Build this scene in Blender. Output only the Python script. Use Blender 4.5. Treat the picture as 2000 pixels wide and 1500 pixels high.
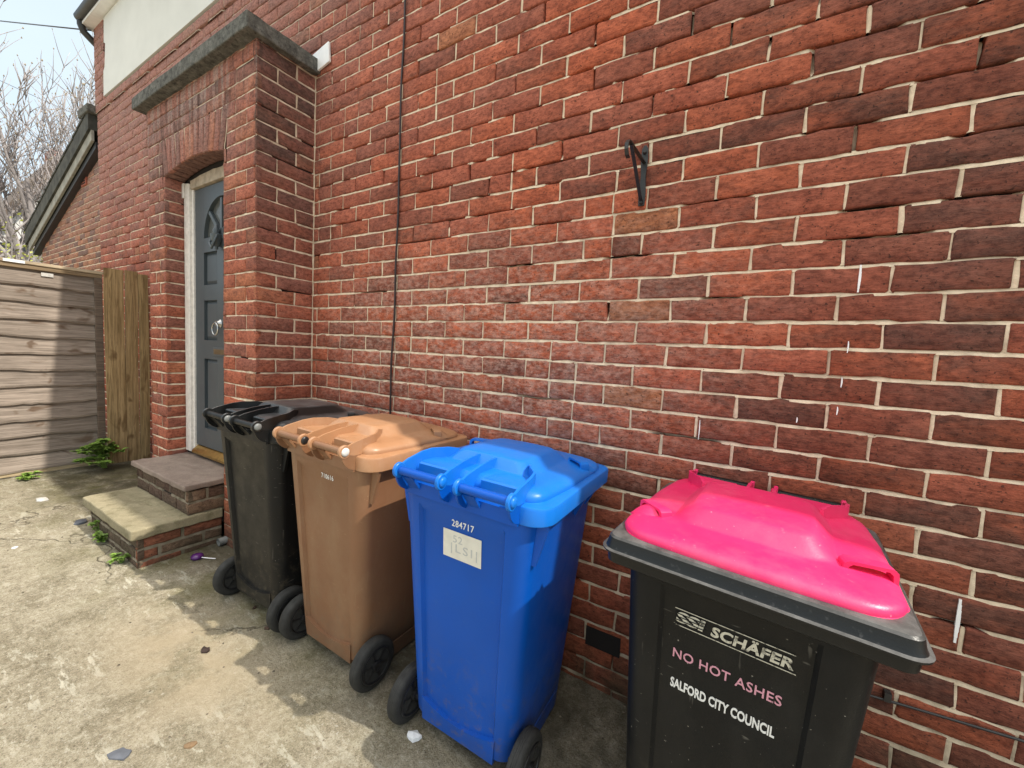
import bpy, bmesh, math, random
import numpy as np
from mathutils import Vector, Matrix
random.seed(7)
RNG = np.random.default_rng(11)
for o in list(bpy.data.objects):
    bpy.data.objects.remove(o)
SC = bpy.context.scene
COL = SC.collection
rad = math.radians
# ------------------------------------------------------------------ camera
S = 0.083                    # one brick course
CZ = 1.38                    # camera height
YAW, PITCH, ROLL, F_PX, DIST = 0.545167, -0.0733275, 0.0506210, 791.397, 18.97488 * S
cd = bpy.data.cameras.new('camera')
cam = bpy.data.objects.new('camera', cd)
COL.objects.link(cam)
cy, sy, cp, sp = math.cos(YAW), math.sin(YAW), math.cos(PITCH), math.sin(PITCH)
Fv = Vector((-sy * cp, cy * cp, sp))
r0 = Vector((cy, sy, 0))
u0 = r0.cross(Fv)
rv = math.cos(ROLL) * r0 + math.sin(ROLL) * u0
uv = -math.sin(ROLL) * r0 + math.cos(ROLL) * u0
m = Matrix((rv, uv, -Fv)).transposed().to_4x4()
m.translation = (0, -DIST, CZ)
cam.matrix_world = m
cd.sensor_width = 36
cd.sensor_fit = 'HORIZONTAL'
cd.lens = F_PX / 2000 * 36
cd.clip_start = 0.02
cd.clip_end = 600
SC.camera = cam
# ------------------------------------------------------------------ sky and sun
SUN = Vector((0.79, 0.08, 0.94)).normalized()          # towards the sun
w = bpy.data.worlds.new('World')
SC.world = w
w.use_nodes = True
nt = w.node_tree
nt.nodes.clear()
out = nt.nodes.new('ShaderNodeOutputWorld')
bg = nt.nodes.new('ShaderNodeBackground')
sky = nt.nodes.new('ShaderNodeTexSky')
sky.sky_type = 'NISHITA'
sky.sun_disc = False
sky.sun_elevation = math.asin(SUN.z)
sky.sun_rotation = math.atan2(SUN.x, SUN.y)
sky.dust_density = 1.0
sky.air_density = 1.0
sky.ozone_density = 1.0
tc = nt.nodes.new('ShaderNodeTexCoord')
mp = nt.nodes.new('ShaderNodeMapping')
mp.inputs['Scale'].default_value = (1.0, 1.0, 2.2)
ns = nt.nodes.new('ShaderNodeTexNoise')
ns.inputs['Scale'].default_value = 1.6
ns.inputs['Detail'].default_value = 6
cr = nt.nodes.new('ShaderNodeValToRGB')
cr.color_ramp.elements[0].position = 0.30
cr.color_ramp.elements[0].color = (0.80, 0.80, 0.80, 1)
cr.color_ramp.elements[1].position = 0.62
cr.color_ramp.elements[1].color = (0.97, 0.97, 0.97, 1)
mx = nt.nodes.new('ShaderNodeMix')
mx.data_type = 'RGBA'
# thin bright cloud, brighter overhead, boosted there out of view for fill light
sx = nt.nodes.new('ShaderNodeSeparateXYZ')
gr = nt.nodes.new('ShaderNodeMapRange')
gr.inputs['From Min'].default_value = 0.48
gr.inputs['From Max'].default_value = 0.95
cl = nt.nodes.new('ShaderNodeMix')
cl.data_type = 'RGBA'
cl.inputs['A'].default_value = (3.9, 4.55, 4.95, 1)
cl.inputs['B'].default_value = (15.5, 14.6, 13.4, 1)
L = nt.links.new
L(tc.outputs['Generated'], mp.inputs['Vector'])
L(tc.outputs['Generated'], sx.inputs[0])
L(sx.outputs['Z'], gr.inputs['Value'])
L(gr.outputs['Result'], cl.inputs['Factor'])
L(cl.outputs['Result'], mx.inputs['B'])
L(mp.outputs['Vector'], ns.inputs['Vector'])
L(ns.outputs['Fac'], cr.inputs['Fac'])
L(cr.outputs['Color'], mx.inputs['Factor'])
L(sky.outputs['Color'], mx.inputs['A'])
L(mx.outputs['Result'], bg.inputs['Color'])
bg.inputs['Strength'].default_value = 0.15
L(bg.outputs['Background'], out.inputs['Surface'])
sd = bpy.data.lights.new('sun', 'SUN')
sd.energy = 3.3
sd.angle = rad(0.55)
sd.color = (1.0, 0.93, 0.82)
sun = bpy.data.objects.new('sun', sd)
COL.objects.link(sun)
sun.rotation_euler = SUN.to_track_quat('Z', 'Y').to_euler()
SC.view_settings.view_transform = 'Standard'
SC.view_settings.look = 'None'
SC.view_settings.exposure = 0.58
SC.view_settings.gamma = 1.0


def gz(x, y=0):
    return -0.025 * x                                  # the yard falls gently to the right


# ------------------------------------------------------------------ material helpers
class NT:
    def __init__(self, name):
        self.m = bpy.data.materials.new(name)
        self.m.use_nodes = True
        self.t = self.m.node_tree
        self.b = self.t.nodes['Principled BSDF']
        self.tc = self.t.nodes.new('ShaderNodeTexCoord')

    def n(self, kind, **kw):
        nd = self.t.nodes.new(kind)
        for k, v in kw.items():
            if k.startswith('i_'):
                nd.inputs[k[2:]].default_value = v
            else:
                setattr(nd, k, v)
        return nd

    def l(self, a, b):
        self.t.links.new(a, b)

    def set(self, sock, val):
        if hasattr(val, 'node'):
            self.l(val, sock)
        else:
            if isinstance(val, tuple) and len(val) == 3:
                val = val + (1,)
            sock.default_value = val

    def noise(self, scale, detail=4, rough=0.55, stretch=None, vec=None, dist=0.0):
        nd = self.n('ShaderNodeTexNoise')
        nd.inputs['Scale'].default_value = scale
        nd.inputs['Detail'].default_value = detail
        nd.inputs['Roughness'].default_value = rough
        nd.inputs['Distortion'].default_value = dist
        v = vec or self.tc.outputs['Object']
        if stretch:
            mpn = self.n('ShaderNodeMapping')
            mpn.inputs['Scale'].default_value = stretch
            self.l(v, mpn.inputs['Vector'])
            v = mpn.outputs['Vector']
        self.l(v, nd.inputs['Vector'])
        return nd.outputs['Fac']

    def ramp(self, fac, a, b, lo=0.0, hi=1.0):
        nd = self.n('ShaderNodeMapRange', clamp=True)
        nd.inputs['From Min'].default_value = a
        nd.inputs['From Max'].default_value = b
        nd.inputs['To Min'].default_value = lo
        nd.inputs['To Max'].default_value = hi
        self.l(fac, nd.inputs['Value'])
        return nd.outputs['Result']

    def math(self, op, a, b=0.0):
        nd = self.n('ShaderNodeMath', operation=op)
        self.set(nd.inputs[0], a)
        self.set(nd.inputs[1], b)
        return nd.outputs[0]

    def mix(self, fac, a, b, mode='MIX'):
        nd = self.n('ShaderNodeMix', data_type='RGBA', blend_type=mode)
        self.set(nd.inputs['Factor'], fac)
        self.set(nd.inputs['A'], a)
        self.set(nd.inputs['B'], b)
        return nd.outputs['Result']

    def sep(self, vec=None):
        nd = self.n('ShaderNodeSeparateXYZ')
        self.l(vec or self.tc.outputs['Object'], nd.inputs[0])
        return nd.outputs

    def attr(self, name):
        return self.n('ShaderNodeAttribute', attribute_name=name)

    def bump(self, h, strength=0.5, dist=0.01):
        nd = self.n('ShaderNodeBump')
        nd.inputs['Strength'].default_value = strength
        nd.inputs['Distance'].default_value = dist
        self.l(h, nd.inputs['Height'])
        self.l(nd.outputs['Normal'], self.b.inputs['Normal'])

    def done(self, col=None, rough=None, **kw):
        if col is not None:
            self.set(self.b.inputs['Base Color'], col)
        if rough is not None:
            self.set(self.b.inputs['Roughness'], rough)
        for k, v in kw.items():
            self.set(self.b.inputs[k.replace('_', ' ')], v)
        return self.m


def simple(name, col, rough=0.5, var=0.25, scale=12, bump=0.15, metal=0.0, bscale=None, spec=0.5):
    t = NT(name)
    f = t.noise(scale, 5)
    dark = tuple(c * (1 - var) for c in col)
    lite = tuple(min(1, c * (1 + var)) for c in col)
    c = t.mix(t.ramp(f, 0.3, 0.7), dark, lite)
    if bump:
        t.bump(t.noise(bscale or scale * 8, 4), bump, 0.003)
    return t.done(c, rough, Metallic=metal, Specular_IOR_Level=spec)


# ------------------------------------------------------------------ mesh helpers
class MB:
    """collects shapes for ONE mesh object"""
    def __init__(self):
        self.v, self.f, self.mi, self.sm, self.c = [], [], [], [], []
        self.tone = (1, 1, 1, 0)
        self.cur = 0
        self.smooth = False

    def add(self, vs, fs, tone=None):
        b = len(self.v)
        self.v.extend([tuple(q) for q in vs])
        self.c.extend([tone or self.tone] * len(vs))
        for f in fs:
            self.f.append(tuple(i + b for i in f))
            self.mi.append(self.cur)
            self.sm.append(self.smooth)

    def box(self, x0, x1, y0, y1, z0, z1, M=None, tone=None):
        vs = [(x, y, z) for x in (x0, x1) for y in (y0, y1) for z in (z0, z1)]
        if M:
            vs = [M @ Vector(q) for q in vs]
        self.add(vs, [(0, 1, 3, 2), (4, 6, 7, 5), (0, 4, 5, 1), (2, 3, 7, 6), (0, 2, 6, 4), (1, 5, 7, 3)], tone)

    def prism(self, poly, ax, a, b, M=None):
        """poly in the two other axes, extruded along ax from a to b"""
        n = len(poly)
        vs = []
        for t in (a, b):
            for (p, q) in poly:
                v = [p, q]
                v.insert(ax, t)
                vs.append(Vector(v))
        if M:
            vs = [M @ q for q in vs]
        fs = [tuple(range(n))[::-1], tuple(range(n, 2 * n))]
        fs += [(i, (i + 1) % n, n + (i + 1) % n, n + i) for i in range(n)]
        self.add(vs, fs)

    def tube(self, pts, r, n=8, cap=True):
        pts = [Vector(q) for q in pts]
        rs = r if isinstance(r, (list, tuple)) else [r] * len(pts)
        vs, fs = [], []
        up = None
        for i, q in enumerate(pts):
            d = (pts[min(i + 1, len(pts) - 1)] - pts[max(i - 1, 0)]).normalized()
            if up is None:
                up = d.orthogonal().normalized()
            else:
                up = (up - d * up.dot(d))
                up = up.normalized() if up.length > 1e-6 else d.orthogonal().normalized()
            s = d.cross(up)
            for k in range(n):
                a = 2 * math.pi * k / n
                vs.append(q + (up * math.cos(a) + s * math.sin(a)) * rs[i])
        for i in range(len(pts) - 1):
            for k in range(n):
                k2 = (k + 1) % n
                fs.append((i * n + k, i * n + k2, (i + 1) * n + k2, (i + 1) * n + k))
        if cap:
            fs.append(tuple(range(n))[::-1])
            fs.append(tuple(range((len(pts) - 1) * n, len(pts) * n)))
        self.add(vs, fs)

    def rings(self, rings, cap0=True, cap1=True):
        n = len(rings[0])
        vs = [q for rg in rings for q in rg]
        fs = []
        for i in range(len(rings) - 1):
            for k in range(n):
                k2 = (k + 1) % n
                fs.append((i * n + k, i * n + k2, (i + 1) * n + k2, (i + 1) * n + k))
        if cap0:
            fs.append(tuple(range(n))[::-1])
        if cap1:
            fs.append(tuple(range((len(rings) - 1) * n, len(rings) * n)))
        self.add(vs, fs)

    def lathe(self, prof, c, axis='x', n=28):
        """prof: list of (offset along axis, radius)"""
        rgs = []
        for (o, r) in prof:
            rg = []
            for k in range(n):
                a = 2 * math.pi * k / n
                ca, sa = math.cos(a) * r, math.sin(a) * r
                if axis == 'x':
                    rg.append((c[0] + o, c[1] + ca, c[2] + sa))
                elif axis == 'y':
                    rg.append((c[0] + sa, c[1] + o, c[2] + ca))
                else:
                    rg.append((c[0] + ca, c[1] + sa, c[2] + o))
            rgs.append(rg)
        self.rings(rgs)

    def build(self, name, mats, parent=None, bevel=0, seg=2, smooth_angle=None, tones=False):
        me = bpy.data.meshes.new(name)
        me.from_pydata(self.v, [], self.f)
        if not isinstance(mats, (list, tuple)):
            mats = [mats]
        for q in mats:
            me.materials.append(q)
        me.polygons.foreach_set('material_index', self.mi)
        me.polygons.foreach_set('use_smooth', [bool(s) or smooth_angle is not None for s in self.sm])
        if tones:
            at = me.color_attributes.new('Col', 'FLOAT_COLOR', 'POINT')
            at.data.foreach_set('color', np.array(self.c, dtype=np.float32).ravel())
        me.update()
        bm = bmesh.new()
        bm.from_mesh(me)
        bmesh.ops.recalc_face_normals(bm, faces=bm.faces)
        bm.to_mesh(me)
        bm.free()
        if smooth_angle is not None:
            me.set_sharp_from_angle(angle=rad(smooth_angle))
        o = bpy.data.objects.new(name, me)
        COL.objects.link(o)
        if parent:
            o.parent = parent
        if bevel:
            b = o.modifiers.new('bevel', 'BEVEL')
            b.width = bevel
            b.segments = seg
            b.limit_method = 'ANGLE'
            b.angle_limit = rad(40)
            b.harden_normals = False
        return o


def tag(o, label=None, cat=None, group=None, kind=None):
    if label:
        o['label'] = label
    if cat:
        o['category'] = cat
    if group:
        o['group'] = group
    if kind:
        o['kind'] = kind
    return o


def empty(name, loc=(0, 0, 0), rz=0, label=None, cat=None, group=None):
    o = bpy.data.objects.new(name, None)
    o.empty_display_size = 0.1
    COL.objects.link(o)
    o.location = loc
    o.rotation_euler = (0, 0, rz)
    return tag(o, label, cat, group)


def text_mesh(name, body, mat, parent, M, size, extrude=0.0006, shear=0.0, offset=0.0, spacing=1.0, width=None, height=None):
    """lettering; M maps text space (x right, y up, z out) to parent space; scaled to width/height, centred"""
    cu = bpy.data.curves.new('lettering_curve', 'FONT')
    cu.body = body
    cu.size = size
    cu.extrude = extrude
    cu.shear = shear
    cu.offset = offset
    cu.space_character = spacing
    cu.resolution_u = 3
    tmp = bpy.data.objects.new('lettering_tmp', cu)
    COL.objects.link(tmp)
    dg = bpy.context.evaluated_depsgraph_get()
    me = bpy.data.meshes.new_from_object(tmp.evaluated_get(dg))
    bpy.data.objects.remove(tmp)
    n = len(me.vertices)
    co = np.empty(n * 3, dtype=np.float32)
    me.vertices.foreach_get('co', co)
    co = co.reshape(-1, 3)
    mn, mxx = co.min(0), co.max(0)
    ex = mxx - mn
    sx = width / ex[0] if width else 1
    sz = height / ex[1] if height else sx
    co[:, 0] = (co[:, 0] - (mn[0] + mxx[0]) / 2) * sx
    co[:, 1] = (co[:, 1] - (mn[1] + mxx[1]) / 2) * sz
    me.vertices.foreach_set('co', co.ravel())
    me.transform(M)
    me.update()
    me.name = name
    me.materials.clear()
    me.materials.append(mat)
    o = bpy.data.objects.new(name, me)
    COL.objects.link(o)
    o.parent = parent
    return o


# ------------------------------------------------------------------ materials
def brick_material(name, mortar=False, orange=False):
    t = NT(name)
    a = t.attr('Col')
    pos = t.sep()
    base = a.outputs['Color']
    al = a.outputs['Alpha']
    # each brick samples its own bit of the noise
    ad = t.n('ShaderNodeVectorMath', operation='ADD')
    sc = t.n('ShaderNodeVectorMath', operation='SCALE')
    sc.inputs['Scale'].default_value = 37.0
    t.l(base, sc.inputs[0])
    t.l(t.tc.outputs['Object'], ad.inputs[0])
    t.l(sc.outputs[0], ad.inputs[1])
    v = ad.outputs[0]
    broad = t.noise(9, 4, 0.6, (1, 1, 2.0), v)
    smear = t.noise(8, 6, 0.70, (0.8, 0.8, 1.9), v, 0.3)
    fine = t.noise(170, 3, 0.7, (1, 1, 1.6), v)
    drag = t.noise(60, 4, 0.7, (0.5, 0.5, 3.2), v)
    c = t.mix(t.ramp(broad, 0.3, 0.72), t.mix(1.0, base, (0.74, 0.70, 0.70), 'MULTIPLY'), t.mix(1.0, base, (1.22, 1.26, 1.22), 'MULTIPLY'))
    # dark kiln smears, more of them where the brick carries a higher alpha
    th = t.math('SUBTRACT', 0.78, t.math('MULTIPLY', al, 0.42))
    sm = t.math('MULTIPLY', t.ramp(t.math('SUBTRACT', smear, th), -0.10, 0.24), 0.78)
    c = t.mix(sm, c, (0.062, 0.030, 0.023))
    c = t.mix(t.math('MULTIPLY', t.ramp(fine, 0.56, 0.72), 0.42), c, (0.060, 0.028, 0.020))
    c = t.mix(t.math('MULTIPLY', t.ramp(drag, 0.52, 0.74), 0.50), c, t.mix(1.0, c, (1.5, 1.45, 1.4), 'MULTIPLY'))
    # pale salt bloom in a band over the bins
    zc = t.math('ABSOLUTE', t.math('SUBTRACT', pos['Z'], 1.38))
    band = t.ramp(zc, 0.22, 0.72, 1, 0)
    xb = t.ramp(pos['X'], -2.6, -1.9)
    xb2 = t.ramp(pos['X'], -0.75, 0.15, 1, 0)
    bl = t.noise(26, 6, 0.72, (1, 1, 1.8), v)
    k = t.math('MULTIPLY', t.math('MULTIPLY', band, t.math('MULTIPLY', xb, xb2)), t.ramp(bl, 0.42, 0.62))
    c = t.mix(t.math('MULTIPLY', k, 0.52), c, (0.54, 0.37, 0.30))
    # grey street dust in the brick faces, uneven over the wall
    c = t.mix(t.ramp(t.noise(1.4, 5, 0.6), 0.40, 0.68, 0.0, 0.15), c, (0.30, 0.195, 0.165))
    # lens haze painted into the brick colour, high on the left
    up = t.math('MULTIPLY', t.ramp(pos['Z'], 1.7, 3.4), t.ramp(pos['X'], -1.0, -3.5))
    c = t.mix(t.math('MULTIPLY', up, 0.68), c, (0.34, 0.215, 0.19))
    # rain streaks under the porch slab, pale lime and dark soot
    pm = t.math('MULTIPLY', t.ramp(pos['Y'], -0.30, -0.33), t.ramp(pos['Z'], 2.45, 2.95))
    stk_ = t.noise(1.0, 4, 0.6, (24, 24, 1.1))
    c = t.mix(t.math('MULTIPLY', pm, t.ramp(stk_, 0.52, 0.62, 0, 0.55)), c, (0.36, 0.31, 0.28))
    c = t.mix(t.math('MULTIPLY', pm, t.ramp(stk_, 0.47, 0.38, 0, 0.7)), c, (0.055, 0.045, 0.042))
    soot = t.math('MULTIPLY', t.math('MULTIPLY', t.ramp(pos['Z'], 1.75, 2.5), t.ramp(pos['X'], -2.50, -2.485)), t.math('MULTIPLY', t.ramp(pos['Y'], -0.01, -0.03), t.ramp(pos['X'], -2.44, -2.46)))
    c = t.mix(t.math('MULTIPLY', soot, t.ramp(broad, 0.35, 0.6, 0.15, 0.7)), c, (0.07, 0.05, 0.042))
    # moss and damp at the foot
    mo = t.math('MULTIPLY', t.ramp(pos['Z'], 0.40, 0.06), t.ramp(t.noise(7, 5), 0.30, 0.62))
    c = t.mix(t.math('MULTIPLY', mo, 0.75), c, (0.055, 0.05, 0.03))
    mott = t.noise(48, 6, 0.75, (0.8, 0.8, 1.5), v)
    c = t.mix(t.math('MULTIPLY', t.ramp(mott, 0.50, 0.60), 0.65), c, t.mix(1.0, c, (0.46, 0.42, 0.42), 'MULTIPLY'))
    c = t.mix(t.math('MULTIPLY', t.ramp(mott, 0.49, 0.38), 0.65), c, t.mix(1.0, c, (1.42, 1.42, 1.40), 'MULTIPLY'))
    pit = t.noise(120, 2, 0.5, None, v)
    c = t.mix(t.math('MULTIPLY', t.ramp(pit, 0.64, 0.70), 0.75), c, (0.035, 0.018, 0.014))
    t.bump(t.math('ADD', t.math('MULTIPLY', fine, 0.5), t.math('ADD', t.math('ADD', drag, t.math('MULTIPLY', mott, 0.8)), t.math('MULTIPLY', smear, 0.7))), 0.7, 0.0045)
    return t.done(c, 0.9, Specular_IOR_Level=0.2)


def mortar_material():
    t = NT('mortar')
    pos = t.sep()
    c = t.mix(t.ramp(t.noise(30, 5), 0.35, 0.65), (0.55, 0.44, 0.315), (0.74, 0.61, 0.455))
    c = t.mix(t.math('MULTIPLY', t.ramp(t.noise(9, 4), 0.52, 0.7), 0.5), c, (0.25, 0.2, 0.15))
    mo = t.math('MULTIPLY', t.ramp(pos['Z'], 0.5, 0.08), t.ramp(t.noise(7, 5), 0.25, 0.6))
    c = t.mix(t.math('MULTIPLY', mo, 0.85), c, (0.07, 0.062, 0.035))
    up = t.math('MULTIPLY', t.ramp(pos['Z'], 2.2, 3.4), t.ramp(pos['X'], -1.5, -3.0))
    c = t.mix(t.math('MULTIPLY', up, 0.5), c, (0.27, 0.2, 0.17))
    t.bump(t.noise(220, 3), 0.6, 0.003)
    return t.done(c, 0.95, Specular_IOR_Level=0.1)


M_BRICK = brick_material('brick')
M_MORTAR = mortar_material()
M_DARK = simple('dark_void', (0.012, 0.009, 0.008), 0.95, bump=0)


def concrete_mat(name, a, b, dark=(0.03, 0.03, 0.028), dk=0.5, scale=14, bump=0.6):
    t = NT(name)
    c = t.mix(t.ramp(t.noise(scale, 6, 0.65), 0.3, 0.7), a, b)
    c = t.mix(t.math('MULTIPLY', t.ramp(t.noise(scale * 2.2, 6, 0.7), 0.5, 0.68), dk), c, dark)
    c = t.mix(t.math('MULTIPLY', t.ramp(t.noise(140, 2), 0.6, 0.75), 0.4), c, tuple(min(1, q * 1.8) for q in b))
    t.bump(t.noise(90, 5, 0.7), bump, 0.006)
    return t.done(c, 0.92, Specular_IOR_Level=0.2)


M_CAP = concrete_mat('lichened_concrete', (0.060, 0.060, 0.054), (0.185, 0.183, 0.165), dk=0.9, scale=22)
M_SLAB_UP = concrete_mat('brown_stone', (0.20, 0.155, 0.13), (0.30, 0.24, 0.20), dark=(0.12, 0.09, 0.07), dk=0.35, scale=6)
M_SLAB_LOW = concrete_mat('buff_stone', (0.21, 0.185, 0.115), (0.34, 0.30, 0.20), dark=(0.10, 0.092, 0.045), dk=0.6, scale=7)
M_RENDER = simple('cream_render', (0.64, 0.65, 0.62), 0.9, 0.05, 3, 0.3, bscale=150)
M_WHITE = simple('flaking_white_paint', (0.72, 0.68, 0.63), 0.6, 0.14, 40, 0.35)
M_PVC = simple('white_plastic', (0.82, 0.82, 0.82), 0.4, 0.05, 20, 0.05)
M_DOOR = simple('grey_door_paint', (0.056, 0.070, 0.079), 0.40, 0.06, 6, 0.12, bscale=60)
M_DOOR_D = simple('grey_door_paint_shine', (0.068, 0.084, 0.094), 0.36, 0.06, 6, 0.1)
M_CHROME = simple('dull_chrome', (0.45, 0.45, 0.44), 0.25, 0.1, 40, 0.05, metal=1.0)
M_BRASS = simple('brass', (0.52, 0.36, 0.12), 0.3, 0.2, 30, 0.1, metal=1.0)
M_BRASS_D = simple('tarnished_brass', (0.20, 0.14, 0.08), 0.45, 0.25, 40, 0.1, metal=0.8)
M_BLACK_IRON = simple('black_iron', (0.013, 0.014, 0.014), 0.42, 0.3, 60, 0.35)
M_BLACK_PL = simple('black_plastic_pipe', (0.02, 0.02, 0.021), 0.4, 0.2, 20, 0.1)
M_TERRA = simple('terracotta', (0.36, 0.11, 0.07), 0.85, 0.25, 40, 0.3)
M_ROOFTILE = simple('mossy_roof_tile', (0.055, 0.055, 0.046), 0.9, 0.5, 9, 0.9, bscale=40)
M_BARGE = simple('grey_bargeboard', (0.29, 0.28, 0.24), 0.8, 0.25, 9, 0.4)
M_PURPLE = simple('purple_sweet', (0.085, 0.02, 0.13), 0.15, 0.2, 30, 0.0)
M_PAPER = simple('white_litter', (0.72, 0.74, 0.76), 0.6, 0.12, 60, 0.3)
M_PAPER_D = simple('dirty_paper', (0.50, 0.49, 0.46), 0.7, 0.2, 40, 0.3)
M_SLATE = simple('slate', (0.10, 0.11, 0.13), 0.6, 0.2, 30, 0.3)
t = NT('door_glass')
t.bump(t.noise(70, 3), 0.35, 0.004)
M_GLASS = t.done((0.10, 0.105, 0.10), 0.12, Specular_IOR_Level=0.7)


# ------------------------------------------------------------------ bricks
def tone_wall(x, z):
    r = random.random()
    right = min(1, max(0, (x + 0.6) / 1.1))  # lens vignetting painted in towards the right, on top of darker bricks there
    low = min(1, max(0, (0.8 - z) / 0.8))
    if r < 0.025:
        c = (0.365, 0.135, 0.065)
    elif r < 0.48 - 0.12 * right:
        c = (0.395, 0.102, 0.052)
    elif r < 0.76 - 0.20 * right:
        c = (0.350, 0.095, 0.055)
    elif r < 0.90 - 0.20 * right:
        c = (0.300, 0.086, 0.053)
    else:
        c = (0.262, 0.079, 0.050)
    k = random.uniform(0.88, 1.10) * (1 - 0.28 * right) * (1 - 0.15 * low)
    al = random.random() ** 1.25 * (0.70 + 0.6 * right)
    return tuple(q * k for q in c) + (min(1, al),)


def tone_porch(x, z):
    r = random.random()
    hi = min(1, max(0, (z - 1.6) / 0.9))
    if r < 0.06:
        c = (0.37, 0.125, 0.065)
    elif r < 0.60 - 0.2 * hi:
        c = (0.37, 0.108, 0.062)
    elif r < 0.86 - 0.2 * hi:
        c = (0.315, 0.102, 0.068)
    else:
        c = (0.25, 0.090, 0.064)
    k = random.uniform(0.9, 1.1)
    return tuple(q * k for q in c) + (min(1, random.random() ** 1.3 * (0.62 + 0.65 * hi)),)


class Bricks:
    """brickwork as real bricks and mortar joints in ONE mesh; slot 0 brick, slot 1 mortar"""
    def __init__(self):
        self.m = MB()

    def brick(self, O, U, N, u0, u1, z0, z1, tone, proud=0.0, rag=0.0016, V=Vector((0, 0, 1)), nu=None):
        nu = nu or max(3, int((u1 - u0) / 0.035) + 1)
        nz = 4
        us = np.linspace(u0, u1, nu)
        zs = np.linspace(z0, z1, nz)
        us[1] = u0 + 0.006
        us[-2] = u1 - 0.006
        zs[1] = z0 + 0.006
        zs[-2] = z1 - 0.006
        base = proud + RNG.normal(0, 0.0011)
        tilt = RNG.normal(0, 0.004)
        uu, zz = np.meshgrid(us, zs)
        dd = base + (uu - (u0 + u1) / 2) * tilt + RNG.normal(0, 0.00045, uu.shape)
        edge = np.zeros_like(uu, bool)
        edge[0, :] = edge[-1, :] = edge[:, 0] = edge[:, -1] = True
        dd[edge] -= 0.0024 + np.abs(RNG.normal(0, 0.0009, edge.sum()))
        rag = rag * 1.15
        uj = uu + np.where(edge, RNG.normal(0, rag, uu.shape), 0)
        zj = zz + np.where(edge, RNG.normal(0, rag, uu.shape), 0)
        vs = [O + U * float(a) + V * float(b) + N * float(d) for a, b, d in zip(uj.ravel(), zj.ravel(), dd.ravel())]
        idx = np.arange(nu * nz).reshape(nz, nu)
        fs = []
        for j in range(nz - 1):
            for i in range(nu - 1):
                fs.append((idx[j, i], idx[j, i + 1], idx[j + 1, i + 1], idx[j + 1, i]))
        rim = list(idx[0, :]) + list(idx[1:, -1]) + list(idx[-1, -2::-1]) + list(idx[-2:0:-1, 0])
        k = len(vs)
        cu, cz = (u0 + u1) / 2, (z0 + z1) / 2
        for q in rim:
            a, b = uj.ravel()[q], zj.ravel()[q]
            a += 0.0015 * np.sign(cu - a)
            b += 0.0015 * np.sign(cz - b)
            vs.append(O + U * float(a) + V * float(b) + N * (base - 0.028))
        R_ = len(rim)
        for i in range(R_):
            i2 = (i + 1) % R_
            fs.append((rim[i2], rim[i], k + i, k + i2))
        self.m.cur = 0
        self.m.smooth = True
        self.m.add(vs, [tuple(int(q) for q in f) for f in fs], tone)

    def joint(self, O, U, N, ua, ub, za, zb, horizontal, gap=0.0, base=0.0, V=Vector((0, 0, 1))):
        """a strip of struck mortar; where it has fallen out the strip lies deep"""
        self.m.cur = 1
        self.m.smooth = True
        ln = (ub - ua) if horizontal else (zb - za)
        n = max(2, int(ln / 0.028) + 1)
        vs, fs = [], []
        run = 0
        for i in range(n):
            q = i / (n - 1)
            if run <= 0 and random.random() < gap:
                run = random.randint(2, 8)
            deep = -0.024 if run > 0 else 0.0
            run -= 1
            d0 = base - 0.0022 + float(RNG.normal(0, 0.0007)) + deep
            d1 = base - 0.0078 + float(RNG.normal(0, 0.0012)) + deep
            if horizontal:
                u = ua + ln * q
                h = (zb - za) / 2 + 0.0035
                zc = (za + zb) / 2 + float(RNG.normal(0, 0.0006))
                vs += [O + U * u + V * (zc - h) + N * d0, O + U * u + V * zc + N * (d0 * 0.7 + d1 * 0.3), O + U * u + V * (zc + h) + N * d1]
            else:
                z = za + ln * q
                h = (ub - ua) / 2 + 0.0035
                uc = (ua + ub) / 2
                vs += [O + U * (uc - h) + V * z + N * d1, O + U * uc + V * z + N * (d0 - 0.001), O + U * (uc + h) + V * z + N * (d0 - 0.002)]
        for i in range(n - 1):
            fs += [(3 * i, 3 * i + 3, 3 * i + 4, 3 * i + 1), (3 * i + 1, 3 * i + 4, 3 * i + 5, 3 * i + 2)]
        self.m.add(vs, fs, (1, 1, 1, 0))

    def course(self, O, U, N, ua, ub, z0, tone, joints, gap=0.0, proud=0.0, sgn=1, j=0.0082, S_=S, xs=None):
        """one course between ua and ub whose lower bed joint is centred on z0"""
        cuts = [ua] + [q for q in joints if ua + 0.03 < q < ub - 0.03] + [ub]
        for a, b in zip(cuts[:-1], cuts[1:]):
            la = j / 2 if a > ua else 0
            lb = j / 2 if b < ub else 0
            mid = O + U * ((a + b) / 2)
            self.brick(O, U, N, a + la, b - lb, z0 + j / 2, z0 + S_ - j / 2, tone(mid.x, z0), proud)
            if b < ub:
                self.joint(O, U, N, b - j / 2, b + j / 2, z0 + j / 2, z0 + S_ - j / 2, False, gap * 1.5, proud)
        self.joint(O, U, N, ua, ub, z0 - j / 2, z0 + j / 2, True, gap, proud)


ZJ = CZ + 0.14774            # a bed joint that shows level in the photograph
X0J, DXJ = -1.48746, 0.23875
XW0, XW1 = -6.62, 5.4        # house wall ends
YP = -0.349                  # porch front
XP0, XP1 = -4.02, -2.48      # porch sides
XD0, XD1 = -3.727, -2.857    # door opening
ZTOP = 4.72
X_, Y_, Z_ = Vector((1, 0, 0)), Vector((0, 1, 0)), Vector((0, 0, 1))
house = empty('brick_house', (0, 0, 0), 0, 'weathered red brick house with a projecting porch and a grey panelled front door', 'house')
KB = int((gz(0) - 0.2 - ZJ) / S) - 1
KT = int((ZTOP - ZJ) / S)


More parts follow.
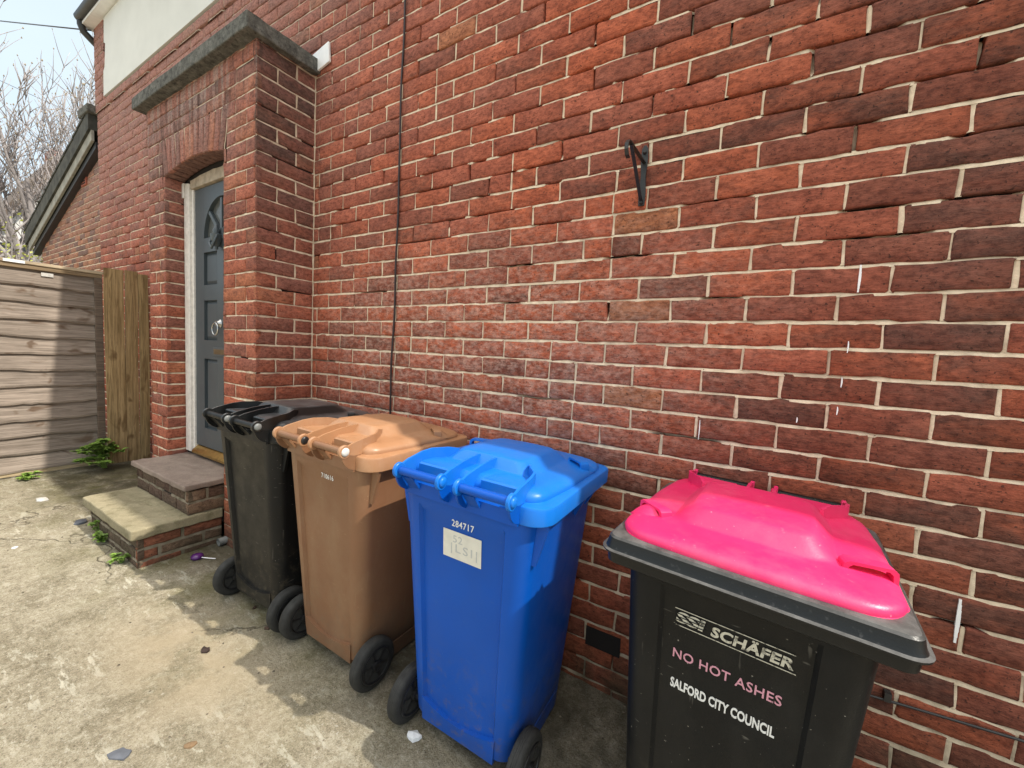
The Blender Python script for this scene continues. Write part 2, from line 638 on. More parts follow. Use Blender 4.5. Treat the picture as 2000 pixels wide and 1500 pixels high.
def wjoints(k, lo=XW0, hi=XW1):
    off = X0J + (0 if k % 2 == 0 else DXJ / 2)
    n0 = int((lo - off) / DXJ) - 1
    n1 = int((hi - off) / DXJ) + 1
    rr = random.Random(k * 31 + 5)
    js = []
    for n in range(n0, n1 + 1):
        q = off + n * DXJ + rr.uniform(-0.006, 0.006)
        js.append(q)
        if q < -2.3 and rr.random() < 0.10:
            js.append(q + DXJ / 2)
        elif -2.3 <= q < -0.5 and rr.random() < 0.05:
            js.append(q + DXJ / 2)
    return sorted(js)


wallb = Bricks()
O0 = Vector((0, 0, 0))
for k in range(KB, KT + 1):
    z0 = ZJ + k * S
    hi_course = z0 > CZ + 2.40
    for a, b in ((XW0, XP0 - 0.0), (XP1 - 0.02, XW1)) if z0 < CZ + 1.60 else ((XW0, XW1),):
        if z0 > CZ + 2.52:
            spans = [(XW0, XW0 + 0.30 + (0.11 if k % 3 == 0 else 0.0)), (-1.3, b)] if a == XW0 else [(a, b)]
        else:
            spans = [(a, b)]
        for (sa, sb) in spans:
            far = sa > 1.2
            gp = 0.012 + 0.055 * max(0, min(1, (z0 - 1.6) / 0.6))
            if z0 < 1.5:
                gp = 0.006
            if hi_course and sb > -1.9 and sa < -1.9:
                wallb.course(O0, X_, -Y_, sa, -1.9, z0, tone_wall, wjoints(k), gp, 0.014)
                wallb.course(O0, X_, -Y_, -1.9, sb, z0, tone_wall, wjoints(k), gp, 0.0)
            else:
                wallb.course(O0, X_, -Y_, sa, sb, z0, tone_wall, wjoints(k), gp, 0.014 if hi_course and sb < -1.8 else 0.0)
wallb.build = None
wm = wallb.m
wm.smooth = False
wm.cur = 2
# solid wall behind the brick skin, with the left gable end
wm.box(XW0 + 0.004, XP0 + 0.30, 0.03, 0.33, -0.3, ZTOP)
wm.box(XP1 - 0.30, XW1, 0.03, 0.33, -0.3, ZTOP)
wm.box(XP0 + 0.30, XP1 - 0.30, 0.03, 0.33, CZ + 1.55, ZTOP)
wm.box(XP0 + 0.30, XP1 - 0.30, 0.20, 0.33, -0.3, CZ + 1.55)
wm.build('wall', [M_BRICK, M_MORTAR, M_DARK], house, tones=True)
# left return of the house (gable end, seen only from the side)
gb = Bricks()
for k in range(KB, KT + 1):
    rr = random.Random(k)
    gb.course(Vector((XW0, 0, 0)), Y_, -X_, 0.012, 1.2, ZJ + k * S, tone_wall, [(0.11 if k % 2 else 0.23) + 0.2388 * q for q in range(6)], 0.01)
gb.m.build('gable_wall', [M_BRICK, M_MORTAR], house, tones=True)
m_ = MB()
m_.box(XW0 + 0.03, XW1 - 0.02, 0.35, 6.5, -0.3, ZTOP)
m_.build('house_core', M_DARK, house)
# render panel
m_ = MB()
pts = [(-6.30, CZ + 2.565), (-1.3, CZ + 2.565), (-1.3, CZ + 3.345), (-6.245, CZ + 3.345), (-6.26, CZ + 3.1), (-6.215, CZ + 3.08), (-6.25, CZ + 2.85), (-6.29, CZ + 2.82)]
m_.prism(pts, 1, -0.022, 0.06)
m_.build('render_panel', M_RENDER, house)
# eaves, gutter, roof
m_ = MB()
m_.box(XW0 - 0.05, -5.0, -0.105, 0.35, CZ + 3.36, CZ + 3.385)
m_.box(-5.0, 1.4, -0.262, 0.35, CZ + 3.36, CZ + 3.385)
m_.box(1.4, XW1 + 0.05, -0.050, 0.35, CZ + 3.36, CZ + 3.385)
m_.build('soffit', M_PVC, house)


def half_pipe(m, x0, x1, y, z, r):
    n = 10
    vs, fs = [], []
    for x in (x0, x1):
        for rr in (r, r - 0.006):
            for i in range(n + 1):
                a = math.pi * i / n
                vs.append((x, y - math.cos(a) * rr, z - math.sin(a) * rr))
    q = n + 1
    for i in range(n):
        fs.append((i, i + 1, 2 * q + i + 1, 2 * q + i))
        fs.append((q + i + 1, q + i, 3 * q + i, 3 * q + i + 1))
        fs.append((i + 1, i, q + i, q + i + 1))
        fs.append((2 * q + i, 2 * q + i + 1, 3 * q + i + 1, 3 * q + i))
    fs.append((0, 2 * q, 3 * q, q))
    fs.append((n, q + n, 3 * q + n, 2 * q + n))
    fs.append(tuple(range(n + 1)))
    m.smooth = False
    m.add(vs, fs)


m_ = MB()
half_pipe(m_, -6.66, -5.02, -0.105, CZ + 3.44, 0.056)
half_pipe(m_, -5.0, 1.4, -0.262, CZ + 3.44, 0.056)
m_.smooth = True
m_.tube([(-6.645, -0.105, CZ + 3.42), (-6.645, -0.105, CZ + 3.36), (-6.645, -0.085, CZ + 3.30), (-6.645, -0.02, CZ + 3.25), (-6.645, 0.02, CZ + 3.22)], 0.034, 12)
g_ = m_.build('gutter', M_BLACK_PL, house, smooth_angle=40)
m_ = MB()
m_.smooth = True
m_.tube([(-6.650, 0.03, CZ + 3.22), (-6.655, 0.045, CZ + 3.1), (-6.655, 0.045, 0.2)], 0.030, 12)
m_.build('downpipe', M_BLACK_PL, house, smooth_angle=40)
m_ = MB()
m_.prism([(-0.046, CZ + 3.42), (3.2, CZ + 5.7), (6.6, CZ + 3.40), (6.6, CZ + 3.32), (3.2, CZ + 5.6), (-0.04, CZ + 3.386)], 0, XW0 - 0.06, XW1 + 0.06)
m_.build('roof', M_ROOFTILE, house)

# ---------------------------------------------------------------- porch
po = Bricks()
kp0 = KB
kcap = int((CZ + 1.645 - ZJ) / S)
for k in range(kp0, kcap + 1):
    z0 = ZJ + k * S
    odd = k % 2
    # right side, facing +x : u runs from the front corner to the wall
    po.course(Vector((XP1, YP, 0)), Y_, X_, 0.0, 0.344, z0, tone_porch, [0.228] if odd else [0.116], 0.004 + 0.01 * (z0 > 2))
    po.joint(Vector((XP1, YP, 0)), Y_, X_, 0.343, 0.350, z0, z0 + S, False, 0.0, 0.002)
    # left side, facing -x
    po.course(Vector((XP0, YP, 0)), Y_, -X_, 0.0, 0.349, z0, tone_porch, [0.228] if odd else [0.116], 0.01)
    # front piers
    if z0 < CZ + 1.13:
        # door reveals
        po.course(Vector((XD0, YP, 0)), Y_, X_, 0.0, 0.125, z0, tone_porch, [] if odd else [0.1], 0.004)
        po.course(Vector((XD1, YP, 0)), Y_, -X_, 0.0, 0.125, z0, tone_porch, [] if odd else [0.1], 0.004)
    top_open = z0 + S > CZ + 1.13
    if not top_open:
        po.course(Vector((0, YP, 0)), X_, -Y_, XP0, XD0, z0, tone_porch, [XP0 + (0.112 if odd else 0.19)], 0.01)
        po.course(Vector((0, YP, 0)), X_, -Y_, XD1, XP1, z0, tone_porch, [XP1 - (0.112 if odd else 0.235)], 0.01)
    elif z0 < CZ + 1.33:
        po.course(Vector((0, YP, 0)), X_, -Y_, XP0, XD0 - 0.035, z0, tone_porch, [XP0 + (0.112 if odd else 0.19)], 0.01)
        po.course(Vector((0, YP, 0)), X_, -Y_, XD1 + 0.035, XP1, z0, tone_porch, [XP1 - (0.112 if odd else 0.235)], 0.01)
    else:
        js = [XP1 - (0.1135 if odd else 0.232) - 0.2388 * q for q in range(8)]
        po.course(Vector((0, YP, 0)), X_, -Y_, XP0, XP1, z0, tone_porch, js, 0.012)
# segmental arch of soldier bricks
SPAN, RISE = XD1 - XD0, 0.05
xc = (XD0 + XD1) / 2
Rr = (SPAN * SPAN / 4 + RISE * RISE) / (2 * RISE)
zc_ = CZ + 1.135 + RISE - Rr
a0 = math.asin((SPAN / 2) / Rr)
nv = 13
for i in range(nv):
    a = -a0 + (i + 0.5) * 2 * a0 / nv
    U = Vector((math.cos(a), 0, -math.sin(a)))
    V = Vector((math.sin(a), 0, math.cos(a)))
    O = Vector((xc, YP, zc_)) + V * Rr
    wv = SPAN / nv * 1.02
    tn = tone_porch(xc, 2.6)
    if i in (5, 6, 10):
        tn = (0.40, 0.135, 0.07, 0.05)
    ztop = (ZJ + math.ceil((CZ + 1.33 - ZJ) / S) * S - 0.004 - (O.z)) / V.z
    po.brick(O, U, -Y_, -wv / 2 + 0.0035, wv / 2 - 0.0035, 0.0, ztop, tn, 0.002, 0.001, V, 4)
    po.joint(O, U, -Y_, wv / 2 - 0.0035, wv / 2 + 0.0035, 0.0, ztop, False, 0.02, 0.0, V)
    # underside of the arch, its shade painted into the brick tone
    O2 = Vector((xc, YP, zc_)) + V * Rr
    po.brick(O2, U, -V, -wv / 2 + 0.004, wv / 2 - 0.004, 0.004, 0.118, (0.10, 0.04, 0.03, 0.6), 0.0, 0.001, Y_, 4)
po.m.smooth = False
po.m.cur = 2
z1 = CZ + 1.645
po.m.box(XP0 + 0.012, XD0 - 0.012, YP + 0.014, 0.02, -0.3, z1)
po.m.box(XD1 + 0.012, XP1 - 0.012, YP + 0.014, 0.02, -0.3, z1)
po.m.box(XP0 + 0.2, XP1 - 0.2, YP + 0.014, 0.02, CZ + 1.30, z1)
po.m.box(XP0 + 0.2, XP1 - 0.2, YP + 0.126, 0.02, CZ + 1.13, CZ + 1.31)
porch = po.m.build('porch', [M_BRICK, M_MORTAR, M_DARK], house, tones=True)


def rough_slab(name, x0, x1, y0, y1, z0, z1, mat, parent, n=14, j=0.004, bev=0.006):
    """a stone or concrete slab with slightly uneven arrises"""
    m = MB()
    bm = bmesh.new()
    bmesh.ops.create_cube(bm, size=1)
    for v in bm.verts:
        v.co = Vector((x0 + (v.co.x + .5) * (x1 - x0), y0 + (v.co.y + .5) * (y1 - y0), z0 + (v.co.z + .5) * (z1 - z0)))
    bmesh.ops.subdivide_edges(bm, edges=[e for e in bm.edges if e.calc_length() > 0.2], cuts=n, use_grid_fill=True)
    for v in bm.verts:
        v.co += Vector([random.gauss(0, j * 0.35) for _ in range(3)])
    me = bpy.data.meshes.new(name)
    bm.to_mesh(me)
    bm.free()
    me.materials.append(mat)
    o = bpy.data.objects.new(name, me)
    COL.objects.link(o)
    o.parent = parent
    b = o.modifiers.new('bevel', 'BEVEL')
    b.width = bev
    b.segments = 2
    b.limit_method = 'ANGLE'
    b.angle_limit = rad(50)
    return o


rough_slab('porch_roof_slab', -4.085, -2.437, -0.42, 0.0, CZ + 1.648, CZ + 1.73, M_CAP, porch)
# torn white flashing at the wall end of the porch roof
m_ = MB()
m_.prism([(-2.633, CZ + 1.862), (-2.50, CZ + 1.765), (-2.335, CZ + 1.795), (-2.325, CZ + 1.68), (-2.44, CZ + 1.66), (-2.60, CZ + 1.73)], 1, -0.02, -0.007)
m_.build('white_flashing', M_PVC, house, bevel=0.002)

# ---------------------------------------------------------------- door
YF = YP + 0.112
m_ = MB()
# left stile and arched head of the frame, flaking at its edge
stile = [(XD0 + 0.002, CZ - 0.86)]
for i in range(26):
    stile.append((XD0 + 0.003 + random.uniform(0, 0.007), CZ - 0.86 + (1.99) * i / 25))
stile += [(XD0 + 0.092, CZ + 1.115), (XD0 + 0.092, CZ - 0.86)]
m_.prism(stile[1:], 1, YF, YF + 0.07)
m_.box(XD0 + 0.092, XD0 + 0.116, YF + 0.016, YF + 0.07, CZ - 0.86, CZ + 1.075)
m_.box(XD1 - 0.06, XD1 - 0.004, YF + 0.002, YF + 0.07, CZ - 0.86, CZ + 1.10)
mh = MB()
hd = [(XD0 + 0.094, CZ + 1.076), (XD1 - 0.062, CZ + 1.076)]
for i in range(15):
    q = i / 14
    x = XD1 - 0.062 - (XD1 - 0.062 - XD0 - 0.094) * q
    hd.append((x, CZ + 1.138 + 0.018 * math.sin(math.pi * q) - random.uniform(0, 0.008)))
mh.prism(hd, 1, YF + 0.006, YF + 0.07)
mv = MB()
mv.box(XD0 + 0.01, XD1 - 0.01, YF + 0.045, YF + 0.06, CZ + 1.08, CZ + 1.20)  # near-black panel painting the shaded gap above the door head
m_.box(XD0 + 0.001, XD0 + 0.03, YF - 0.012, YF - 0.001, CZ + 1.02, CZ + 1.125)
frame = m_.build('door_frame', M_WHITE, house, bevel=0.003)
mh.build('door_head', simple('bare_beige_timber', (0.40, 0.33, 0.25), 0.8, 0.3, 18, 0.4), house, bevel=0.003)
mv.build('head_gap_shade', M_DARK, house)
XL, XR = XD0 + 0.118, XD1 - 0.004 + 0.012
XM = -3.23
door = None
ZB, ZT = CZ - 0.80, CZ + 1.07
yd = YF + 0.028                       # face of the door leaf
pw0, pw1 = -3.475, -3.277             # left panel column
qw0, qw1 = 2 * XM - pw1, 2 * XM - pw0
rows = [(CZ - 0.66, CZ - 0.145), (CZ - 0.01, CZ + 0.275), (CZ + 0.385, CZ + 0.615)]
WZ, WR = CZ + 0.715, 0.255            # half-round light
m_ = MB()
xs = sorted([XL, pw0, pw1, qw0, qw1, XR - 0.004])
# stiles, rails and muntin
m_.box(XL, pw0, yd, yd + 0.04, ZB, ZT)
m_.box(pw1, qw0, yd, yd + 0.04, ZB, WZ - 0.05)
m_.box(qw1, XR, yd, yd + 0.04, ZB, ZT)
zs = [ZB] + [q for r_ in rows for q in r_] + [WZ]
for za, zb in ((ZB, rows[0][0]), (rows[0][1], rows[1][0]), (rows[1][1], rows[2][0]), (rows[2][1], WZ)):
    m_.box(pw0, pw1, yd + 0.0002, yd + 0.04, za, zb)
    m_.box(qw0, qw1, yd + 0.0002, yd + 0.04, za, zb)
m_.box(pw1, qw0, yd + 0.0002, yd + 0.04, WZ - 0.05, WZ)
# head piece with the half-round cut out
ar = [(pw0, WZ)] + [(XM - WR * 0.96 * math.cos(math.pi * i / 20), WZ + WR * 1.03 * math.sin(math.pi * i / 20)) for i in range(21)] + [(qw1, WZ)]
for (p_, q_) in zip(ar[:-1], ar[1:]):
    if abs(p_[0] - q_[0]) < 1e-4:
        continue
    m_.prism([(p_[0], p_[1]), (q_[0], q_[1]), (q_[0], ZT), (p_[0], ZT)], 1, yd + 0.0002, yd + 0.04)
# raised and fielded panels, mouldings
for (za, zb) in rows:
    for (xa, xb) in ((pw0, pw1), (qw0, qw1)):
        m_.box(xa, xb, yd + 0.022, yd + 0.038, za, zb)
        i_ = 0.028
        m_.add([(xa + 0.004, yd + 0.022, za + 0.004), (xb - 0.004, yd + 0.022, za + 0.004), (xb - 0.004, yd + 0.022, zb - 0.004), (xa + 0.004, yd + 0.022, zb - 0.004),
                (xa + i_, yd + 0.010, za + i_), (xb - i_, yd + 0.010, za + i_), (xb - i_, yd + 0.010, zb - i_), (xa + i_, yd + 0.010, zb - i_)],
               [(0, 1, 5, 4), (1, 2, 6, 5), (2, 3, 7, 6), (3, 0, 4, 7), (4, 5, 6, 7)])
door = m_.build('door', M_DOOR, house, bevel=0.0025)
m_ = MB()
m_.prism([(XM - WR * 0.97 * math.cos(math.pi * i / 20), WZ + WR * 1.04 * math.sin(math.pi * i / 20)) for i in range(21)], 1, yd + 0.026, yd + 0.032)
m_.build('window_pane', M_GLASS, door)
m_ = MB()
for a in (90, 45, 135):
    ca, sa = math.cos(rad(a)), math.sin(rad(a))
    M = Matrix.Translation((XM, yd + 0.004, WZ)) @ Matrix.Rotation(-rad(a) + math.pi / 2, 4, 'Y')
    m_.box(-0.013, 0.013, 0.0, 0.02, 0.03, WR - 0.002, M)
m_.box(XM - 0.05, XM + 0.05, yd - 0.004, yd + 0.02, WZ - 0.03, WZ + 0.045)
m_.build('glazing_bars', M_DOOR_D, door, bevel=0.003)
# urn shaped knocker under the light
m_ = MB()
m_.smooth = True
m_.lathe([(-0.10, 0.003), (-0.095, 0.010), (-0.08, 0.010), (-0.072, 0.022), (-0.02, 0.034), (0.0, 0.036), (0.01, 0.020), (0.03, 0.022), (0.045, 0.014), (0.06, 0.012), (0.07, 0.002)], (XM, yd - 0.022, WZ - 0.005), 'z', 14)
m_.tube([(XM - 0.03, yd - 0.03, WZ - 0.01), (XM - 0.035, yd - 0.05, WZ - 0.06), (XM, yd - 0.052, WZ - 0.10), (XM + 0.035, yd - 0.05, WZ - 0.06), (XM + 0.03, yd - 0.03, WZ - 0.01)], 0.008, 8)
m_.build('urn_knocker', M_DOOR_D, door, smooth_angle=50)
# ring handle
m_ = MB()
m_.smooth = True
zr = CZ + 0.075
m_.lathe([(-0.03, 0.006), (-0.03, 0.016), (-0.012, 0.02), (-0.004, 0.03), (0.0, 0.03)], (XM, yd, zr + 0.035), 'y', 18)
ring = [(XM - 0.006 + 0.042 * math.sin(2 * math.pi * i / 24), yd - 0.03, zr - 0.005 + 0.042 * math.cos(2 * math.pi * i / 24)) for i in range(25)]
m_.tube(ring, 0.0055, 8, False)
m_.build('ring_handle', M_CHROME, door, smooth_angle=50)
m_ = MB()
lx0, lx1, lz0, lz1 = -3.325, -3.135, CZ - 0.118, CZ - 0.058
m_.box(lx0, lx1, yd - 0.008, yd - 0.0005, lz0, lz1)
lp = m_.build('letter_plate', M_DOOR_D, door, bevel=0.002)
m_ = MB()
m_.box(lx0 + 0.018, lx1 - 0.018, yd - 0.0115, yd - 0.0085, lz0 + 0.012, lz1 - 0.012)
m_.build('letter_flap', M_BRASS_D, door, bevel=0.002)
m_ = MB()
m_.prism([(YF - 0.006, CZ - 0.86), (YF - 0.006, CZ - 0.842), (yd + 0.01, CZ - 0.806), (yd + 0.035, CZ - 0.806), (yd + 0.035, CZ - 0.86)], 0, XD0 + 0.12, XD1 - 0.012)
m_.build('brass_threshold', M_BRASS, house, bevel=0.002)

# ---------------------------------------------------------------- door steps
XS0, XS1 = -3.735, -2.866


def step(y_front, z_top, thick, mat, over, name_label, y_back, zlow, ncourse):
    b = Bricks()
    hts = (z_top - thick - zlow) / ncourse
    x0, x1 = XS0 + over, XS1 - over * 0.6
    yf = y_front + over

    def tn(x, z):
        r = random.random()
        c = (0.30, 0.10, 0.055) if r < 0.45 else ((0.14, 0.085, 0.055) if r < 0.8 else (0.20, 0.13, 0.085))
        return c + (random.random() * 0.6,)

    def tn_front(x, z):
        return (0.10, 0.075, 0.05, random.random())  # shade painted into the front and left brick tones
    for c in range(ncourse):
        z0 = zlow + c * hts
        b.course(Vector((x1, yf, 0)), Y_, X_, 0, y_back - yf, z0, tn, [(0.10 if c % 2 else 0.21) + 0.22 * q for q in range(4)], 0.004, 0, 1, 0.016, hts)
        b.course(Vector((x0, yf, 0)), X_, -Y_, 0, x1 - x0, z0, tn_front, [(0.1 if c % 2 else 0.21) + 0.225 * q for q in range(5)], 0.004, 0, 1, 0.014, hts)
        b.course(Vector((x0, yf, 0)), Y_, -X_, 0, y_back - yf, z0, tn_front, [0.2], 0.004, 0, 1, 0.014, hts)
    b.m.cur = 2
    b.m.smooth = False
    b.m.box(x0 + 0.012, x1 - 0.012, yf + 0.012, y_back, zlow - 0.1, z_top - thick)
    rs = b.m.build('doorstep', [M_BRICK, M_MORTAR_OLD, M_DARK], house, tones=True)
    rough_slab('step_slab', XS0, XS1, y_front, y_back, z_top - thick, z_top, mat, rs, 10, 0.005, 0.008)
    rs['label'] = name_label
    return rs


t = NT('old_grey_mortar')
c_ = t.mix(t.ramp(t.noise(24, 5), 0.35, 0.65), (0.15, 0.125, 0.085), (0.27, 0.23, 0.17))
c_ = t.mix(t.math('MULTIPLY', t.ramp(t.noise(8, 4), 0.45, 0.65), 0.6), c_, (0.08, 0.075, 0.035))
t.bump(t.noise(160, 3), 0.6, 0.003)
M_MORTAR_OLD = t.done(c_, 0.95)
zg = gz(-2.9)
step(-0.80, CZ - 1.079, 0.058, M_SLAB_LOW, 0.032, 'lower doorstep with a worn buff stone slab', YP, zg - 0.03, 3)
step(-0.557, CZ - 0.885, 0.036, M_SLAB_UP, 0.026, 'upper doorstep with a brown stone slab', YF + 0.05, CZ - 1.079 - 0.002, 2)

# ---------------------------------------------------------------- ground
t = NT('concrete_yard')
pos = t.sep()
big = t.noise(1.3, 6, 0.6)
mid = t.noise(5.5, 8, 0.68)
det = t.noise(50, 6, 0.8)
fin = t.noise(210, 4, 0.8)
c = t.mix(t.ramp(big, 0.35, 0.65), (0.35, 0.305, 0.215), (0.47, 0.42, 0.31))
c = t.mix(t.math('MULTIPLY', t.ramp(mid, 0.48, 0.60), 0.6), c, (0.23, 0.20, 0.13))
mid2 = t.noise(15, 8, 0.72)
c = t.mix(t.math('MULTIPLY', t.ramp(mid2, 0.53, 0.62), 0.55), c, (0.58, 0.53, 0.41))
c = t.mix(t.math('MULTIPLY', t.ramp(mid2, 0.46, 0.38), 0.5), c, (0.20, 0.175, 0.115))
c = t.mix(t.math('MULTIPLY', t.ramp(det, 0.53, 0.62), 0.50), c, (0.66, 0.61, 0.50))
c = t.mix(t.math('MULTIPLY', t.ramp(det, 0.47, 0.39), 0.46), c, (0.14, 0.12, 0.08))
c = t.mix(t.math('MULTIPLY', t.ramp(fin, 0.53, 0.64), 0.6), c, (0.62, 0.56, 0.45))
c = t.mix(t.math('MULTIPLY', t.ramp(fin, 0.47, 0.36), 0.62), c, (0.085, 0.07, 0.045))
spk = t.noise(75, 3, 0.6)
c = t.mix(t.math('MULTIPLY', t.ramp(spk, 0.64, 0.70), 0.6), c, (0.66, 0.63, 0.55))
c = t.mix(t.math('MULTIPLY', t.ramp(spk, 0.34, 0.28), 0.6), c, (0.07, 0.06, 0.04))
# lime patches drawn out towards the fence
lime = t.noise(15, 7, 0.72, (0.45, 1.5, 1))
c = t.mix(t.math('MULTIPLY', t.math('MULTIPLY', t.ramp(lime, 0.56, 0.62), t.ramp(t.noise(1.7, 3), 0.42, 0.58)), 0.8), c, (0.72, 0.69, 0.57))
# moss along the house and round the step
near = t.ramp(pos['Y'], -1.15, -0.45)
mo = t.math('MULTIPLY', near, t.ramp(t.noise(4, 7, 0.7), 0.42, 0.62))
mo = t.math('MULTIPLY', mo, t.ramp(pos['X'], -0.8, -2.2))
c = t.mix(t.math('MULTIPLY', mo, 0.78), c, (0.15, 0.145, 0.035))
# darker patches behind the step, by the fence and under the bins
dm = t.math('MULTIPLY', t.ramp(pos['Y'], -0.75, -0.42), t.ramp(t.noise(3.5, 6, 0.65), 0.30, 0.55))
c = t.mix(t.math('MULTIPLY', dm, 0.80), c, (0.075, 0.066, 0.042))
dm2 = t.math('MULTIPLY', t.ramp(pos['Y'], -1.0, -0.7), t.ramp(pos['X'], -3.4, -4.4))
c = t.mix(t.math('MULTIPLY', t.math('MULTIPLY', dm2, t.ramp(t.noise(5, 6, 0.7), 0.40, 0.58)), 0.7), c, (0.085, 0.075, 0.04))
# warm sunlit patch between the bin shadows, painted into the ground colour
dx_ = t.math('ABSOLUTE', t.math('ADD', pos['X'], 1.95))
dy_ = t.math('ABSOLUTE', t.math('ADD', pos['Y'], 0.88))
sun_patch = t.math('MULTIPLY', t.ramp(dx_, 0.15, 0.75, 1, 0), t.ramp(dy_, 0.05, 0.30, 1, 0))
c = t.mix(t.math('MULTIPLY', sun_patch, t.ramp(mid, 0.62, 0.45, 0.15, 0.75)), c, (0.50, 0.41, 0.28))
h = t.math('ADD', t.math('MULTIPLY', det, 1.2), t.math('ADD', t.math('MULTIPLY', fin, 0.7), t.math('MULTIPLY', mid, 1.5)))
# fine cracks
vor = t.n('ShaderNodeTexVoronoi', feature='DISTANCE_TO_EDGE')
vor.inputs['Scale'].default_value = 0.75
wv = t.n('ShaderNodeVectorMath', operation='ADD')
nv_ = t.n('ShaderNodeTexNoise')
nv_.inputs['Scale'].default_value = 4.0
nv_.inputs['Detail'].default_value = 5
t.l(t.tc.outputs['Object'], nv_.inputs['Vector'])
sc_ = t.n('ShaderNodeVectorMath', operation='SCALE')
sc_.inputs['Scale'].default_value = 0.35
t.l(nv_.outputs['Color'], sc_.inputs[0])
t.l(t.tc.outputs['Object'], wv.inputs[0])
t.l(sc_.outputs[0], wv.inputs[1])
t.l(wv.outputs[0], vor.inputs['Vector'])
ck = t.math('MULTIPLY', t.ramp(vor.outputs['Distance'], 0.0, 0.0045, 1, 0), t.ramp(t.noise(1.1, 3), 0.46, 0.56))
c = t.mix(t.math('MULTIPLY', ck, 0.75), c, (0.07, 0.058, 0.035))
h = t.math('SUBTRACT', h, t.math('MULTIPLY', ck, 1.0))
t.bump(h, 0.9, 0.014)
M_GROUND = t.done(c, 0.93, Specular_IOR_Level=0.15)
gxs = sorted(set(list(np.arange(-7, 3.01, 0.06).round(3)) + [-300, -120, -60, -30, -18, -12, -9, 5, 8, 14, 25, 50, 100, 300]))
gys = sorted(set(list(np.arange(-2.2, 0.31, 0.06).round(3)) + [-300, -100, -40, -20, -10, -6, -4, -3, 1, 3, 8, 20, 60, 150, 300]))
vs, fs = [], []
for y in gys:
    for x in gxs:
        xx = max(-9, min(6, x))
        vs.append((x, y, gz(xx) + (random.gauss(0, 0.0013) if -7 < x < 3 and -2.2 < y < 0.3 else 0)))
nx = len(gxs)
for j in range(len(gys) - 1):
    for i in range(nx - 1):
        fs.append((j * nx + i, j * nx + i + 1, (j + 1) * nx + i + 1, (j + 1) * nx + i))
m_ = MB()
m_.smooth = True
m_.add(vs, fs)
tag(m_.build('ground', M_GROUND), 'worn mossy concrete yard', None, None, 'structure')


# ---------------------------------------------------------------- wheelie bins
def ring_pts(hw, yr, yf, rr, rf, z, pr=0.17, pf=0.17, st=0.0, n=7):
    half = [(0.0, yr + st), (pr * 0.5, yr + st), (pr - 0.004, yr + st), (pr + 0.004, yr), ((pr + hw - rr) / 2 if hw - rr > pr else pr + 0.006, yr)]
    for i in range(n):
        a = math.pi / 2 * i / (n - 1)
        half.append((hw - rr + rr * math.sin(a), yr + rr - rr * math.cos(a)))
    half += [(hw, yr + (yf - yr) * 0.35), (hw, yr + (yf - yr) * 0.65)]
    for i in range(n):
        a = math.pi / 2 * i / (n - 1)
        half.append((hw - rf + rf * math.cos(a), yf - rf + rf * math.sin(a)))
    half += [((pf + hw - rf) / 2 if hw - rf > pf else pf + 0.006, yf), (pf + 0.004, yf), (pf - 0.004, yf - st), (pf * 0.5, yf - st), (0.0, yf - st)]
    full = half + [(-x, y) for (x, y) in half[-2:0:-1]]
    return [(x, y, z) for (x, y) in full]


def plastic(name, col, rough=0.38, dust=(0.45, 0.42, 0.36), dk=0.10, fade=0.0, spec=0.5):
    t = NT(name)
    pos = t.sep()
    c = t.mix(t.ramp(t.noise(3.5, 4), 0.3, 0.7), tuple(q * 0.90 for q in col), tuple(min(1, q * 1.08) for q in col))
    d = t.math('MULTIPLY', t.ramp(t.noise(6, 6, 0.7, (1, 1, 0.45)), 0.46, 0.75), dk)
    c = t.mix(d, c, dust)
    # grime at the foot
    c = t.mix(t.math('MULTIPLY', t.ramp(pos['Z'], 0.28, 0.02), t.ramp(t.noise(9, 5), 0.3, 0.7, 0.1, 0.5)), c, (0.05, 0.045, 0.035))
    # fine scratches and grit
    c = t.mix(t.math('MULTIPLY', t.ramp(t.noise(40, 3, 0.6, (1, 1, 0.10)), 0.68, 0.76), 0.20), c, dust)
    c = t.mix(t.math('MULTIPLY', t.ramp(t.noise(55, 2, 0.5, (0.25, 0.25, 1.4)), 0.72, 0.78), 0.28), c, dust)
    c = t.mix(t.math('MULTIPLY', t.ramp(t.noise(130, 2), 0.73, 0.77), 0.4), c, tuple(min(1, q * 1.3) for q in dust))
    mud = t.math('MULTIPLY', t.ramp(pos['Z'], 0.42, 0.05), t.ramp(t.noise(32, 5, 0.7), 0.52, 0.66))
    c = t.mix(t.math('MULTIPLY', mud, 0.5), c, (0.13, 0.105, 0.07))
    rr = t.ramp(t.noise(14, 5), 0.3, 0.7, rough - 0.06, rough + 0.14)
    t.bump(t.math('ADD', t.noise(260, 2), t.math('MULTIPLY', t.noise(5, 3), 3.0)), 0.10, 0.003)
    return t.done(c, rr, Specular_IOR_Level=spec)


M_BIN_BLACK = plastic('black_bin_plastic', (0.0068, 0.0074, 0.0080), 0.36, dk=0.015, spec=0.24)
M_BIN_BLACK2 = plastic('charcoal_bin_plastic', (0.0064, 0.0072, 0.0080), 0.36, dk=0.018, spec=0.24)
t = NT('dusty_charcoal_plastic')
geo = t.n('ShaderNodeNewGeometry')
nz_ = t.sep(geo.outputs['Normal'])['Z']
d_ = t.math('MULTIPLY', t.ramp(nz_, 0.55, 0.95), t.ramp(t.noise(18, 6, 0.7), 0.30, 0.70, 0.12, 0.5))
sp_ = t.math('MULTIPLY', t.ramp(t.noise(70, 3), 0.62, 0.72), 0.35)
c_ = t.mix(t.math('MAXIMUM', d_, t.math('MULTIPLY', sp_, t.ramp(nz_, 0.2, 0.9, 0.06, 1.0))), (0.0095, 0.0105, 0.011), (0.28, 0.28, 0.275))
t.bump(t.noise(240, 2), 0.12, 0.003)
